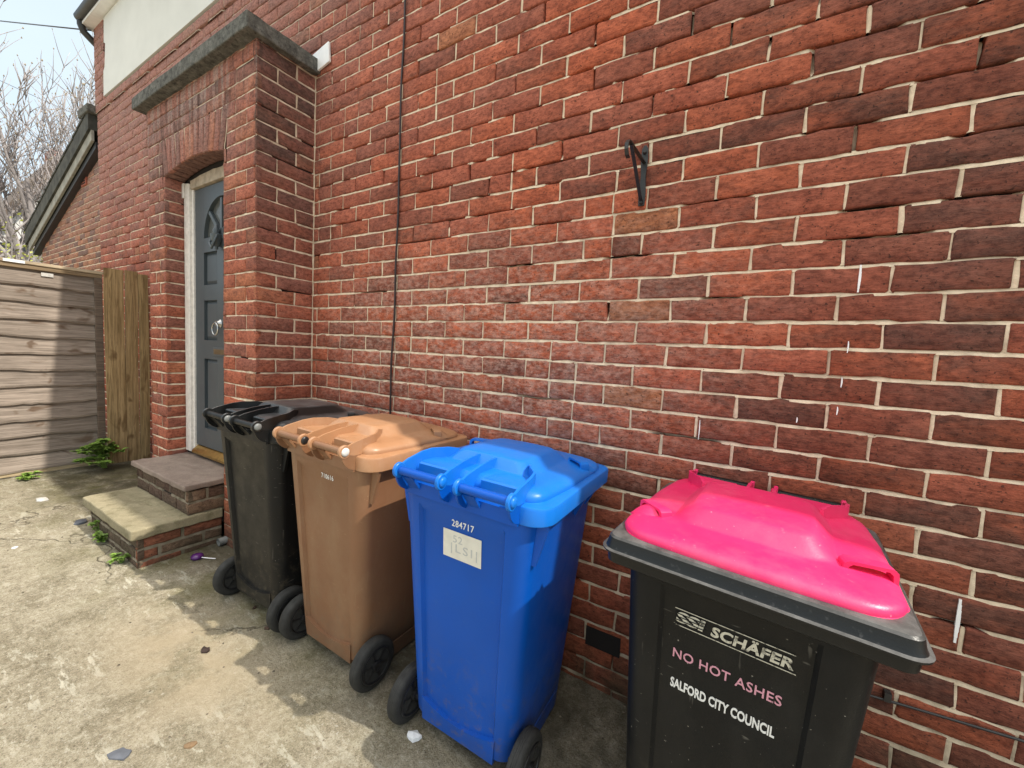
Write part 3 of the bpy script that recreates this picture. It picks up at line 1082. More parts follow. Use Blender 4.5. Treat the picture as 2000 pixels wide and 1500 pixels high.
M_RIM_DUSTY = t.done(c_, 0.34, Specular_IOR_Level=0.33)
t = NT('dusty_sheen_black_lid')
geo = t.n('ShaderNodeNewGeometry')
nz_ = t.sep(geo.outputs['Normal'])['Z']
d_ = t.math('MULTIPLY', t.ramp(nz_, 0.75, 0.99), t.ramp(t.noise(9, 6, 0.7), 0.35, 0.65, 0.06, 0.42))  # upward faces whitened: dust plus a painted sky reflection
c_ = t.mix(d_, (0.012, 0.013, 0.0135), (0.30, 0.31, 0.32))
t.bump(t.noise(240, 2), 0.10, 0.003)
M_LID_BLACK = t.done(c_, 0.30, Specular_IOR_Level=0.5)
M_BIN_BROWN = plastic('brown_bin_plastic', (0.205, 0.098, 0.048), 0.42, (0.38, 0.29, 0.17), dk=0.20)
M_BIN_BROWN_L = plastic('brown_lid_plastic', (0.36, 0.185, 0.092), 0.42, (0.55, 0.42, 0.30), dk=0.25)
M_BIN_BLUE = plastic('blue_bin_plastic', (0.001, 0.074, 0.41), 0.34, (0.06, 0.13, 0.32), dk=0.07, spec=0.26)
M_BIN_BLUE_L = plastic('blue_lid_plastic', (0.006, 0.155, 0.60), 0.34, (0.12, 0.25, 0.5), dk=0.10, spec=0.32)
M_BIN_PINK = plastic('pink_lid_plastic', (0.76, 0.020, 0.130), 0.42, (0.85, 0.32, 0.40), dk=0.16)
M_TYRE = simple('tyre_rubber', (0.024, 0.024, 0.022), 0.75, 0.45, 30, 0.4)
M_WRIM = simple('black_wheel_rim', (0.014, 0.014, 0.015), 0.33, 0.2, 20, 0.1)
M_BOLT = simple('white_bolt', (0.62, 0.62, 0.60), 0.4, 0.1, 40, 0.05)
M_BOLTG = simple('grey_bolt', (0.16, 0.17, 0.17), 0.4, 0.1, 40, 0.05)
M_BOLTB = simple('black_bolt', (0.015, 0.015, 0.016), 0.3, 0.1, 40, 0.05)
M_LET_G = simple('faint_pen_lettering', (0.44, 0.45, 0.44), 0.7, 0.1, 80, 0.0)
def worn(name, col, bare, amount, scale):
    t = NT(name)
    f = t.ramp(t.noise(scale, 5, 0.7), 0.60 - amount, 0.72 - amount)
    g = t.ramp(t.noise(12, 3), 0.3, 0.7, 0.82, 1.0)
    c = t.mix(f, t.mix(g, tuple(q * 0.75 for q in col), col), bare)
    return t.done(c, 0.55, Specular_IOR_Level=0.3)


M_LET_W = worn('white_lettering', (0.74, 0.74, 0.72), (0.10, 0.10, 0.10), 0.02, 160)
M_LET_P = worn('pink_lettering', (0.62, 0.30, 0.37), (0.10, 0.06, 0.07), 0.03, 160)
M_LET_S = worn('silver_lettering', (0.56, 0.53, 0.43), (0.06, 0.055, 0.045), 0.08, 70)
M_STICKER = simple('paper_sticker', (0.66, 0.64, 0.56), 0.6, 0.08, 30, 0.15)

BAR_Y, BAR_Z = -0.338, 0.975
EARS = (-0.207, -0.036, 0.030, 0.205)
ZBOT = 0.085


def rear_y(z):
    return -0.226 - 0.064 * (z - ZBOT) / (0.9 - ZBOT)


def front_y(z):
    return 0.200 + 0.065 * z / 0.9


def half_w(z):
    return 0.196 + 0.046 * z / 0.9


def make_wheel(root, sx):
    m = MB()
    m.smooth = True
    c = (sx * 0.238, -0.197, 0.1)
    w_ = 0.023
    prof = [(-w_, 0.070), (-w_ - 0.001, 0.078), (-w_ + 0.0005, 0.088), (-w_ + 0.004, 0.0945), (-w_ + 0.010, 0.0985), (-0.0075, 0.0995), (-0.0065, 0.0985), (-0.0055, 0.0998), (-0.001, 0.1), (0, 0.0990), (0.001, 0.1), (0.0055, 0.0998), (0.0065, 0.0985), (0.0075, 0.0995), (w_ - 0.010, 0.0985), (w_ - 0.004, 0.0945), (w_ - 0.0005, 0.088), (w_ + 0.001, 0.078), (w_, 0.070)]
    m.lathe(prof, c, 'x', 48)
    wheel = m.build('wheel', M_TYRE, root, smooth_angle=50)
    m = MB()
    m.smooth = True
    m.lathe([(-w_ - 0.003, 0.062), (-w_ - 0.005, 0.066), (-w_ - 0.004, 0.0705), (w_ + 0.004, 0.0705), (w_ + 0.005, 0.066), (w_ + 0.003, 0.062), (0.008, 0.056), (-0.008, 0.056)], c, 'x', 32)
    m.lathe([(-w_ - 0.010, 0.010), (-w_ - 0.012, 0.014), (-w_ - 0.009, 0.021), (w_ + 0.009, 0.021), (w_ + 0.012, 0.014), (w_ + 0.010, 0.010)], c, 'x', 20)
    m.lathe([(-0.006, 0.002), (-0.006, 0.060), (0.006, 0.060), (0.006, 0.002)], c, 'x', 24)
    m.smooth = False
    for k in range(6):
        M = Matrix.Translation(c) @ Matrix.Rotation(2 * math.pi * k / 6 + 0.3, 4, 'X')
        m.box(-w_ - 0.001, w_ + 0.001, -0.005, 0.005, 0.018, 0.064, M)
    m.build('wheel_rim', M_WRIM, wheel, smooth_angle=35)
    return wheel


def make_bin(name, loc, rz, label, m_body, m_lid, m_rim=None, bolts=None, dark_rim=False):
    root = empty(name, (loc[0], loc[1], gz(loc[0])), rz, label, 'wheelie bin', 'wheelie bins standing along the house wall')
    root.rotation_euler = (Matrix.Rotation(math.atan(0.025), 4, 'Y') @ Matrix.Rotation(rz, 4, 'Z')).to_euler()   # stands square on the sloping yard
    # ------ body
    m = MB()
    m.smooth = True
    rg = []
    for z, back, ins in ((0.004, 0.10, 0.010), (0.012, 0.10, 0.0), (0.080, 0.10, 0.0), (0.083, 0.006, 0.004), (0.090, 0.0, 0.0), (0.14, 0, 0), (0.25, 0, 0), (0.45, 0, 0), (0.65, 0, 0), (0.84, 0, 0), (0.862, 0, 0), (0.895, 0, 0)):
        rg.append(ring_pts(half_w(z) - ins, rear_y(max(z, ZBOT)) + back, front_y(z) - ins, 0.055, 0.06, z, 0.138 + 0.026 * z, 0.130 + 0.02 * z, 0.0 if z > 0.86 or z < 0.1 else 0.012))
    m.rings(rg, True, False)
    # lower band of the back, with an arched top edge
    pl = []
    for i in range(15):
        x = -0.150 + 0.30 * i / 14
        pl.append((x, 0.158 - 0.034 * (1 - (x / 0.150) ** 2)))
    ya, yb = rear_y(0.16), rear_y(ZBOT)
    m.smooth = False
    n = len(pl)
    vs = [(x, rear_y(z) - 0.0045, z) for (x, z) in pl] + [(0.146, yb - 0.0045, ZBOT - 0.012), (-0.146, yb - 0.0045, ZBOT - 0.012)]
    vs2 = [(x, y + 0.02, z) for (x, y, z) in vs]
    k = len(vs)
    m.add(vs + vs2, [tuple(range(k)), tuple(range(k, 2 * k))[::-1]] + [(i, (i + 1) % k, k + (i + 1) % k, k + i) for i in range(k)])
    # gussets below the rim
    for s in (-1, 1):
        for y, hh, th in ((-0.236, 0.135, 0.006), (0.070, 0.080, 0.010), (0.165, 0.070, 0.010)):
            w0, w1 = half_w(0.8) - 0.006, 0.282
            vs = []
            for yy in (y - th, y + th):
                vs += [(s * w0, yy, 0.905), (s * w1, yy, 0.905), (s * (w1 - 0.004), yy, 0.893), (s * (w0 + 0.014), yy, 0.90 - hh), (s * w0, yy, 0.90 - hh)]
            m.add(vs, [(0, 1, 2, 3, 4), (9, 8, 7, 6, 5)] + [(i, (i + 1) % 5, 5 + (i + 1) % 5, 5 + i) for i in range(5)])
    body = m.build('body', m_body, root, smooth_angle=30)
    # ------ rim
    m = MB()
    m.smooth = True
    HW, YR, YF_ = (0.281 if dark_rim else 0.288), -0.290, 0.302
    RC = 0.030 if dark_rim else 0.05

    def rr_(o, z):
        return ring_pts(HW + o, YR - o, YF_ + o, RC + 0.02 + o, max(0.004, RC + o), z, 0.15, 0.15, 0.0)
    if dark_rim:
        prof = [(-0.05, 0.884), (-0.010, 0.885), (-0.004, 0.889), (-0.001, 0.912), (0.003, 0.9155), (0.0105, 0.9165), (0.0115, 0.921), (0.004, 0.9235), (0.001, 0.929), (-0.003, 0.948), (-0.008, 0.9525), (-0.018, 0.9545), (-0.052, 0.953), (-0.058, 0.945), (-0.06, 0.90)]
    else:
        prof = [(-0.045, 0.893), (-0.006, 0.895), (0.0, 0.899), (0.001, 0.943), (-0.002, 0.949), (-0.008, 0.952), (-0.045, 0.953), (-0.05, 0.945), (-0.052, 0.90)]
    m.rings([rr_(o, z) for o, z in prof], False, False)
    m.build('rim', m_rim or m_body, root, smooth_angle=30)
    # ------ rear handle : two bars, crescent brackets and tabs
    m = MB()
    m.smooth = True
    for a, b in ((EARS[0] - 0.006, EARS[1]), (EARS[2], EARS[3])):
        m.tube([(a, BAR_Y, BAR_Z), ((a + b) / 2, BAR_Y, BAR_Z), (b, BAR_Y, BAR_Z)], 0.0135, 16)
    m.smooth = False
    for x in EARS:
        pr = [(BAR_Y - 0.016, 0.968)]
        for i in range(9):
            a = rad(185 + 95 * i / 8)
            pr.append((BAR_Y + 0.058 + 0.072 * math.cos(a), 0.972 + 0.073 * math.sin(a)))
        pr += [(BAR_Y + 0.072, 0.915), (BAR_Y + 0.074, 0.95), (BAR_Y + 0.02, 0.972)]
        m.prism(pr, 0, x - 0.0036, x + 0.0036)
    for x0, x1 in ((EARS[0] + 0.010, EARS[0] + 0.056), (EARS[2] + 0.010, EARS[2] + 0.052)):
        q = 0.006
        vs = [(x0, BAR_Y + 0.002, 0.955), (x1, BAR_Y + 0.002, 0.957), (x1, BAR_Y + 0.046, 0.903), (x0 + 0.006, BAR_Y + 0.044, 0.904)]
        vs += [(x, y + q, z + q) for (x, y, z) in vs]
        m.add(vs, [(0, 1, 2, 3), (7, 6, 5, 4)] + [(i, (i + 1) % 4, 4 + (i + 1) % 4, 4 + i) for i in range(4)])
    m.box(EARS[0] - 0.002, EARS[3] + 0.002, -0.30, -0.262, 0.893, 0.935)
    handle = m.build('handle', m_body, root, smooth_angle=40)
    # ------ lid
    m = MB()
    m.smooth = True

    def lr(o, z, rise, yr=-0.272, yf=0.274, hw=0.272, rrr=0.060, rff=0.085):
        hw_, rr2, rf2 = hw + o, max(0.012, rrr + o), max(0.012, rff + o)
        pp = max(0.004, hw_ - max(rr2, rf2)) * 0.6
        pts = ring_pts(hw_, yr - o, yf + o, rr2, rf2, z, pp, pp, 0.0)
        res = []
        for (x, y, zz) in pts:
            tq = (0.274 - y) / 0.546
            # front edge bows forward a little, the back is narrower than the front
            y2 = y + (0.014 * (1 - (x / 0.272) ** 2) if y > 0.1 else 0)
            x2 = x * (1 - 0.07 * max(0, min(1, (-y - 0.05) / 0.2)))
            res.append((x2, y2, zz + rise * (0.012 * tq + 0.010 * (1 - min(1, abs(x) / 0.27) ** 2))))
        return res
    rg = [lr(-0.004, 0.938, 0), lr(0.0, 0.944, 0), lr(0.0, 0.9525, 0), lr(-0.0012, 0.9532, 0), lr(-0.0045, 0.9542, 0), lr(-0.0045, 0.960, 0.1), lr(-0.008, 0.9655, 0.3), lr(-0.016, 0.969, 0.6), lr(-0.032, 0.9715, 1), lr(-0.06, 0.973, 1),
          lr(0, 0.974, 1, -0.175, 0.165, 0.168, 0.03, 0.05), lr(0, 0.976, 1, -0.170, 0.160, 0.163, 0.03, 0.05), lr(0, 0.980, 1, -0.167, 0.155, 0.158, 0.03, 0.05),
          lr(0, 1.004, 1, -0.145, 0.122, 0.132, 0.03, 0.04), lr(0, 1.009, 1, -0.140, 0.115, 0.126, 0.03, 0.04), lr(0, 1.011, 1, -0.132, 0.105, 0.116, 0.03, 0.035), lr(0, 1.012, 1, -0.10, 0.07, 0.085, 0.02, 0.02)]
    m.rings(rg, True, True)
    # raised pads between the hinge ears, with a steep back
    for x0, x1 in ((EARS[0] + 0.028, EARS[1] - 0.010), (EARS[2] + 0.034, EARS[3] - 0.010)):
        m.rings([[(x0 + a, -0.284 + b, z0), (x1 - a, -0.284 + b, z0), (x1 - a - c, -0.165, z1), (x0 + a + c, -0.165, z1)] for a, b, c, z0, z1 in
                 ((0, 0, 0, 0.950, 0.965), (0, 0, 0, 0.962, 0.97), (0.002, 0.003, 0, 0.963, 0.975), (0.002, 0.004, 0.004, 0.990, 0.988), (0.006, 0.009, 0.006, 0.995, 0.990), (0.014, 0.018, 0.01, 0.997, 0.991))], True, True)
    # ears : webs that run from the bar forward over the lid, the outer ones bending inwards
    m.smooth = False
    bend = {0: 0.062, 1: 0.0, 2: 0.0, 3: -0.062}
    for k, x in enumerate(EARS):
        path = [(-0.362, x), (-0.30, x), (-0.235, x), (-0.195, x + bend[k] * 0.12), (-0.150, x + bend[k] * 0.75), (-0.118, x + bend[k])]
        tops = [0.980, 1.003, 1.016, 1.021, 1.024, 1.018]
        bots = [0.972, 0.955, 0.955, 0.960, 0.965, 0.97]
        vs, fs = [], []
        for (y, xx), zt, zb_ in zip(path, tops, bots):
            for d in (-0.0042, 0.0042):
                vs += [(xx + d, y, zb_), (xx + d, y, zt)]
        for i in range(len(path) - 1):
            a, b = 4 * i, 4 * i + 4
            fs += [(a, b, b + 1, a + 1), (a + 2, a + 3, b + 3, b + 2), (a + 1, b + 1, b + 3, a + 3), (a, a + 2, b + 2, b)]
        fs += [(0, 1, 3, 2), (len(vs) - 4, len(vs) - 2, len(vs) - 1, len(vs) - 3)]
        m.add(vs, fs)
        m.smooth = True
        m.lathe([(-0.0060, 0.016), (-0.0060, 0.0225), (-0.004, 0.0245), (0.004, 0.0245), (0.0060, 0.0225), (0.0060, 0.016)], (x, BAR_Y, BAR_Z), 'x', 22)
        m.smooth = False
    lid = m.build('lid', m_lid, root, smooth_angle=32)
    # ------ two arched grips on the front corners of the lid
    for s in (-1, 1):
        m = MB()
        M = Matrix.Translation((s * 0.214, 0.128, 0.966)) @ Matrix.Rotation(s * rad(-14 if s < 0 else -38), 4, 'Z')
        out_ = []
        inn = []
        for i in range(13):
            q = i / 12
            if q < 0.2:
                a = (-0.046, 0.0 + 0.020 * q / 0.2)
            elif q < 0.35:
                w2 = rad(180 - 90 * (q - 0.2) / 0.15)
                a = (-0.034 + 0.012 * math.cos(w2), 0.020 + 0.012 * math.sin(w2))
            elif q < 0.65:
                a = (-0.034 + 0.068 * (q - 0.35) / 0.30, 0.032)
            elif q < 0.8:
                w2 = rad(90 - 90 * (q - 0.65) / 0.15)
                a = (0.034 + 0.012 * math.cos(w2), 0.020 + 0.012 * math.sin(w2))
            else:
                a = (0.046, 0.020 * (1 - q) / 0.2)
            out_.append(a)
            inn.append((a[0] * 0.82, max(-0.002, a[1] - 0.0065)))
        poly = out_ + inn[::-1]
        n2 = len(out_)
        vs = []
        for y in (-0.016, 0.016):
            vs += [M @ Vector((px, y, pz)) for (px, pz) in out_] + [M @ Vector((px, y, pz)) for (px, pz) in inn]
        fs = []
        t2 = 2 * n2
        for i in range(n2 - 1):
            fs += [(i, i + 1, t2 + i + 1, t2 + i), (n2 + i + 1, n2 + i, t2 + n2 + i, t2 + n2 + i + 1), (i + 1, i, n2 + i, n2 + i + 1), (t2 + i, t2 + i + 1, t2 + n2 + i + 1, t2 + n2 + i)]
        m.smooth = True
        m.add(vs, fs)
        # solid shoulder that fairs the grip into the lid
        sh_ = []
        for y, sc in ((0.016, 1.0), (0.034, 0.75), (0.055, 0.25)) if s > 0 else ((-0.016, 0.9), (-0.034, 0.7), (-0.055, 0.2)):
            sh_.append([M @ Vector((-0.046 * (0.6 + 0.4 * sc) + 0.092 * (0.6 + 0.4 * sc) * i / 8, y, 0.031 * sc * math.sin(math.pi * i / 8) ** 0.5 - 0.003)) for i in range(9)])
        if s > 0:
            m.rings([r_ for r_ in sh_], True, True)
        m.build('lid_grip', m_lid, lid, smooth_angle=45)
    # ------ bolts
    for k, e in enumerate((EARS[1], EARS[3])):
        m = MB()
        m.smooth = True
        m.lathe([(0.005, 0.004), (0.005, 0.0155), (0.009, 0.0155), (0.0125, 0.0115), (0.014, 0.004)], (e, BAR_Y, BAR_Z), 'x', 18)
        m.build('hinge_bolt', (bolts or [m_lid, m_lid])[k], lid, smooth_angle=50)
    # ------ wheels and axle
    for sx in (-1, 1):
        make_wheel(root, sx)
    m = MB()
    m.smooth = True
    m.tube([(-0.225, -0.197, 0.1), (0, -0.197, 0.1), (0.225, -0.197, 0.1)], 0.011, 10)
    m.build('axle', M_WRIM, root, smooth_angle=40)
    return root, body, lid


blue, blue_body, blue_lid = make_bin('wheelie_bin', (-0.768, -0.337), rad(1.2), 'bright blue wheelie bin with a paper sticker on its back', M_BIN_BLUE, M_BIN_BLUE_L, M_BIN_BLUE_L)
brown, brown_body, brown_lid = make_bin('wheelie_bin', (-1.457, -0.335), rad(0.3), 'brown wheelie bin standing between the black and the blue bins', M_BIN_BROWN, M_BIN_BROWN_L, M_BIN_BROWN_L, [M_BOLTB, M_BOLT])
blk, blk_body, blk_lid = make_bin('wheelie_bin', (-2.028, -0.352), rad(1.8), 'black wheelie bin with black lid next to the doorstep', M_BIN_BLACK, M_LID_BLACK, None, [M_BOLTG, M_BOLTG])
pink, pink_body, pink_lid = make_bin('wheelie_bin', (-0.007, -0.357), rad(176.0), 'charcoal wheelie bin with bright pink lid and white lettering', M_BIN_BLACK2, M_BIN_PINK, M_RIM_DUSTY, None, True)


def face_M(side, x, z, out):
    """text frame on the rear (side=-1) or front (+1) face of a bin"""
    if side < 0:
        y = rear_y(z) + 0.012 - out
        up = Vector((0, -0.064 / (0.9 - ZBOT), 1)).normalized()
        rt = Vector((1, 0, 0))
    else:
        y = front_y(z) - 0.012 + out
        up = Vector((0, 0.065 / 0.9, 1)).normalized()
        rt = Vector((-1, 0, 0))
    nn = rt.cross(up)
    M = Matrix((rt, up, nn)).transposed().to_4x4()
    M.translation = (x, y, z)
    return M


# lettering and sticker
text_mesh('lettering', '284717', M_LET_W, blue, face_M(-1, 0.006, 0.829, 0.001), 0.03, 0.0004, 0, 0.0004, 1.1, width=0.085, height=0.022)
m_ = MB()
M = face_M(-1, 0.004, 0.757, 0.0012)
m_.box(-0.073, 0.073, -0.046, 0.046, 0, 0.0008, M)
stk = m_.build('paper_sticker', M_STICKER, blue)
Mt = face_M(-1, -0.012, 0.778, 0.0024)
text_mesh('pen_lettering', '52', M_LET_G, stk, Mt, 0.03, 0.0002, 0, 0, 1.1, width=0.036, height=0.024)
text_mesh('pen_lettering', '|LSI|', M_LET_G, stk, face_M(-1, 0.012, 0.744, 0.0024), 0.03, 0.0002, 0, 0, 1.25, width=0.10, height=0.036)
text_mesh('lettering', '710616', M_LET_W, brown, face_M(-1, 0.022, 0.828, 0.001), 0.03, 0.0004, 0, 0.0003, 1.1, width=0.075, height=0.020)
text_mesh('lettering', 'SCH\u00c4FER', M_LET_S, pink, face_M(1, -0.036, 0.793, 0.0012), 0.04, 0.0004, 0.12, 0.0014, 1.05, width=0.152, height=0.030)
m_ = MB()
M = face_M(1, 0.0, 0.793, 0.0012)
m_.box(-0.117, 0.113, 0.0185, 0.0202, 0, 0.0006, M)
m_.box(-0.113, 0.117, -0.0220, -0.0203, 0, 0.0006, M)
m_.build('logo_lines', M_LET_S, pink)
# striped initials of the maker's logo
text_mesh('lettering', 'SSI', M_LET_S, pink, face_M(1, 0.083, 0.793, 0.0012), 0.04, 0.0004, 0.12, 0.0016, 0.95, width=0.062, height=0.027)
m_ = MB()
M = face_M(1, 0.083, 0.793, 0.0022)
for q in (-0.008, 0.0, 0.008):
    m_.box(-0.033, 0.033, q - 0.0011, q + 0.0011, 0, 0.0005, M)
m_.build('logo_stripes', M_BIN_BLACK2, pink)
text_mesh('lettering', 'NO HOT ASHES', M_LET_P, pink, face_M(1, 0.006, 0.700, 0.0012), 0.04, 0.0004, 0, 0.0004, 1.06, width=0.214, height=0.023)
text_mesh('lettering', 'SALFORD CITY COUNCIL', M_LET_W, pink, face_M(1, 0.008, 0.623, 0.0012), 0.04, 0.0004, 0, 0.0012, 1.0, width=0.209, height=0.025)
# words moulded into the pink lid
Me = Matrix((Vector((-1, 0, 0)), Vector((0, -0.9995, 0.03)), Vector((0, 0.03, 0.9995)))).transposed().to_4x4()
Me.translation = (0, 0.214, 0.9722)
text_mesh('moulded_lettering', 'NO HOT ASHES', M_BIN_PINK, pink_lid, Me, 0.04, 0.0012, 0, 0.0, 1.3, width=0.23, height=0.016)

# ---------------------------------------------------------------- fence by the house
def wood(name, a, b, knot=(0.10, 0.06, 0.035), axis='y', dirt=0.35):
    t = NT(name)
    at = t.attr('Col')
    st = {'y': (3, 0.45, 13), 'z': (13, 13, 0.5)}[axis]
    ad = t.n('ShaderNodeVectorMath', operation='ADD')
    sc = t.n('ShaderNodeVectorMath', operation='SCALE')
    sc.inputs['Scale'].default_value = 23.0
    t.l(at.outputs['Color'], sc.inputs[0])
    t.l(t.tc.outputs['Object'], ad.inputs[0])
    t.l(sc.outputs[0], ad.inputs[1])
    v = ad.outputs[0]
    g = t.noise(4.0, 6, 0.6, st, v, 0.3)
    g2 = t.noise(14.0, 4, 0.6, st, v)
    c = t.mix(t.ramp(g, 0.36, 0.64), a, b)
    c = t.mix(t.math('MULTIPLY', t.ramp(g2, 0.52, 0.62), 0.6), c, tuple(q * 0.5 for q in a))
    c = t.mix(1.0, c, at.outputs['Color'], 'MULTIPLY')
    st2 = {'y': (2, 3.2, 7), 'z': (7, 7, 2.6)}[axis]
    kn = t.noise(1.2, 2, 0.5, st2, v, 1.2)
    c = t.mix(t.math('MULTIPLY', t.ramp(kn, 0.60, 0.70), 0.8), c, knot)
    c = t.mix(t.math('MULTIPLY', t.ramp(t.noise(3, 5), 0.5, 0.75), dirt), c, tuple(q * 0.55 for q in a))
    t.bump(t.math('ADD', g, t.math('MULTIPLY', g2, 0.7)), 0.5, 0.004)
    return t.done(c, 0.85, Specular_IOR_Level=0.2)


M_WOOD_GREY = wood('weathered_grey_timber', (0.205, 0.168, 0.136), (0.345, 0.288, 0.240))
M_WOOD_NEW = wood('treated_yellow_timber', (0.24, 0.17, 0.080), (0.44, 0.33, 0.17), (0.12, 0.07, 0.03), 'z', 0.3)
M_WOOD_PALE = wood('pale_timber', (0.38, 0.30, 0.20), (0.55, 0.46, 0.33))
XF = -5.30
FY0, FY1 = -2.16, -0.315
zf = gz(XF)
fence = empty('fence_panel', (XF, (FY0 + FY1) / 2, zf), 0, 'grey weathered timber fence panel of overlapping horizontal boards beside the house', 'fence')
fm = Matrix.Translation((-XF, -(FY0 + FY1) / 2, -zf))


def local(o):
    o.matrix_parent_inverse = fm
    return o


m_ = MB()
zb, ztp = zf + 0.075, CZ + 0.535
nb = 12
bh = (ztp - zb) / nb
for i in range(nb):
    z0 = zb + i * bh
    tn = tuple(random.uniform(0.72, 1.18) for _ in range(1)) * 3 + (1,)
    n = 40
    vs, fs = [], []
    ph = random.uniform(0, 6)
    for k in range(n + 1):
        y = FY0 + (FY1 - 0.05 - FY0) * k / n
        e = 0.006 * math.sin(y * 5 + ph) + 0.004 * math.sin(y * 13 + ph * 2) + random.gauss(0, 0.002)
        vs += [(XF + 0.036, y, z0 - 0.026 + e), (XF + 0.040, y, z0 - 0.010 + e), (XF + 0.012, y, z0 + bh), (XF + 0.003, y, z0 + bh), (XF + 0.016, y, z0 - 0.022 + e)]
    for k in range(n):
        for q in range(5):
            q2 = (q + 1) % 5
            fs.append((k * 5 + q, k * 5 + q2, k * 5 + 5 + q2, k * 5 + 5 + q))
    m_.add(vs, fs, tn)
local(m_.build('overlap_boards', M_WOOD_GREY, fence, tones=True))
m_ = MB()
m_.box(XF - 0.02, XF + 0.055, FY0 - 0.02, FY1 + 0.005, ztp + 0.006, ztp + 0.032, tone=(1, 1, 1, 1))
m_.box(XF - 0.005, XF + 0.045, FY0, FY1, ztp - 0.03, ztp + 0.005, tone=(0.55, 0.5, 0.45, 1))
local(m_.build('capping', M_WOOD_PALE, fence, bevel=0.004, tones=True))
m_ = MB()
m_.box(XF - 0.0, XF + 0.050, FY1 - 0.055, FY1 - 0.002, zf + 0.03, ztp - 0.032, tone=(0.55, 0.50, 0.47, 1))
local(m_.build('end_batten', M_WOOD_GREY, fence, bevel=0.004, tones=True))
m_ = MB()
m_.box(XF + 0.000, XF + 0.028, FY0, FY1 - 0.06, zf + 0.010, zb - 0.024, tone=(1, 0.97, 0.85, 1))
local(m_.build('bottom_board', M_WOOD_PALE, fence, bevel=0.004, tones=True))
m_ = MB()
m_.box(XF + 0.0555, XF + 0.057, -0.895, -0.78, ztp + 0.007, ztp + 0.03)
local(m_.build('paper_label', M_PAPER, fence))
m_ = MB()
m_.box(XF + 0.0365, XF + 0.0380, -0.69, -0.62, ztp - 0.075, ztp - 0.045)
local(m_.build('paper_label', M_PAPER_D, fence))
# infill of upright boards between fence and house
XV = -5.20
infill = empty('upright_boards', (XV, -0.16, gz(XV)), 0, 'narrow infill of yellowish upright timber boards between fence and brick wall', 'fence')
im = Matrix.Translation((-XV, 0.16, -gz(XV)))
by = [(-0.322, -0.186), (-0.180, -0.088), (-0.082, -0.008)]
for i, (ya, yb) in enumerate(by):
    m_ = MB()
    n = 30
    vs, fs = [], []
    zt = CZ + 0.602 + (0.0, 0.005, -0.012)[i]
    for k in range(n + 1):
        z = gz(XV) + 0.02 + (zt - gz(XV) - 0.02) * k / n
        e = 0.003 * math.sin(z * 3 + i * 2) + random.gauss(0, 0.0008)
        vs += [(XV, ya + e, z), (XV + 0.02, ya + e, z), (XV + 0.022, (ya + yb) / 2, z), (XV + 0.02, yb + e, z), (XV, yb + e, z)]
    for k in range(n):
        for q in range(5):
            q2 = (q + 1) % 5
            fs.append((k * 5 + q, k * 5 + q2, k * 5 + 5 + q2, k * 5 + 5 + q))
    fs.append(tuple(range(5)))
    fs.append(tuple(range(n * 5, n * 5 + 5)))
    g = (1.0, 0.92, 0.86)[i]
    m_.add(vs, fs, (g, g * random.uniform(0.97, 1.0), g * 0.98, 1))
    o = m_.build('board', M_WOOD_NEW, infill, bevel=0.002, tones=True)
    o.matrix_parent_inverse = im

# ---------------------------------------------------------------- lean-to at the end of the house
XLT0, XLT1 = -9.62, XW0 - 0.06
lean = empty('outhouse', (-8.1, 0.06, gz(-8.1)), 0, 'low orange brick outhouse with a sloping mossy tiled roof beyond the fence', 'outhouse')
lm = Matrix.Translation((8.1, -0.06, -gz(-8.1)))


def tone_lean(x, z):
    r = random.random()
    c = (0.40, 0.17, 0.085) if r < 0.45 else ((0.30, 0.13, 0.08) if r < 0.7 else (0.15, 0.085, 0.065))
    k = random.uniform(0.85, 1.15)
    return tuple(q * k for q in c) + (random.random() * 0.5,)


SL = (2.30 - 1.42) / (9.57 - 6.65)
lb_ = Bricks()
for k in range(int((0.1 - ZJ) / 0.070), int((CZ + 2.5 - ZJ) / 0.070)):
    z0 = ZJ + k * 0.070
    xl = XLT0
    zt = lambda x: CZ + 2.22 + (x + 6.65) * SL
    while zt(xl) < z0 + 0.09 and xl < XLT1:
        xl += 0.02
    if xl < XLT1 - 0.05:
        lb_.course(Vector((0, 0.06, 0)), X_, -Y_, xl, XLT1, z0, tone_lean, [XLT0 + (0.1 if k % 2 else 0.21) + 0.205 * q for q in range(20)], 0.02, 0, 1, 0.010, 0.070)
lb_.m.cur = 2
lb_.m.smooth = False
lb_.m.prism([(XLT0 + 0.01, 0.0), (XLT1, 0.0), (XLT1, CZ + 2.2), (XLT0 + 0.01, CZ + 1.32)], 1, 0.085, 3.0)
o = lb_.m.build('wall', [M_BRICK, M_MORTAR, M_DARK], lean, tones=True)
o.matrix_parent_inverse = lm
dx, dz = 1.0, SL
ang = math.atan(SL)
m_ = MB()
ln = 3.35
Mr = Matrix.Translation((XLT1 - 0.30, 0, CZ + 2.405)) @ Matrix.Rotation(-ang + math.pi, 4, 'Y')
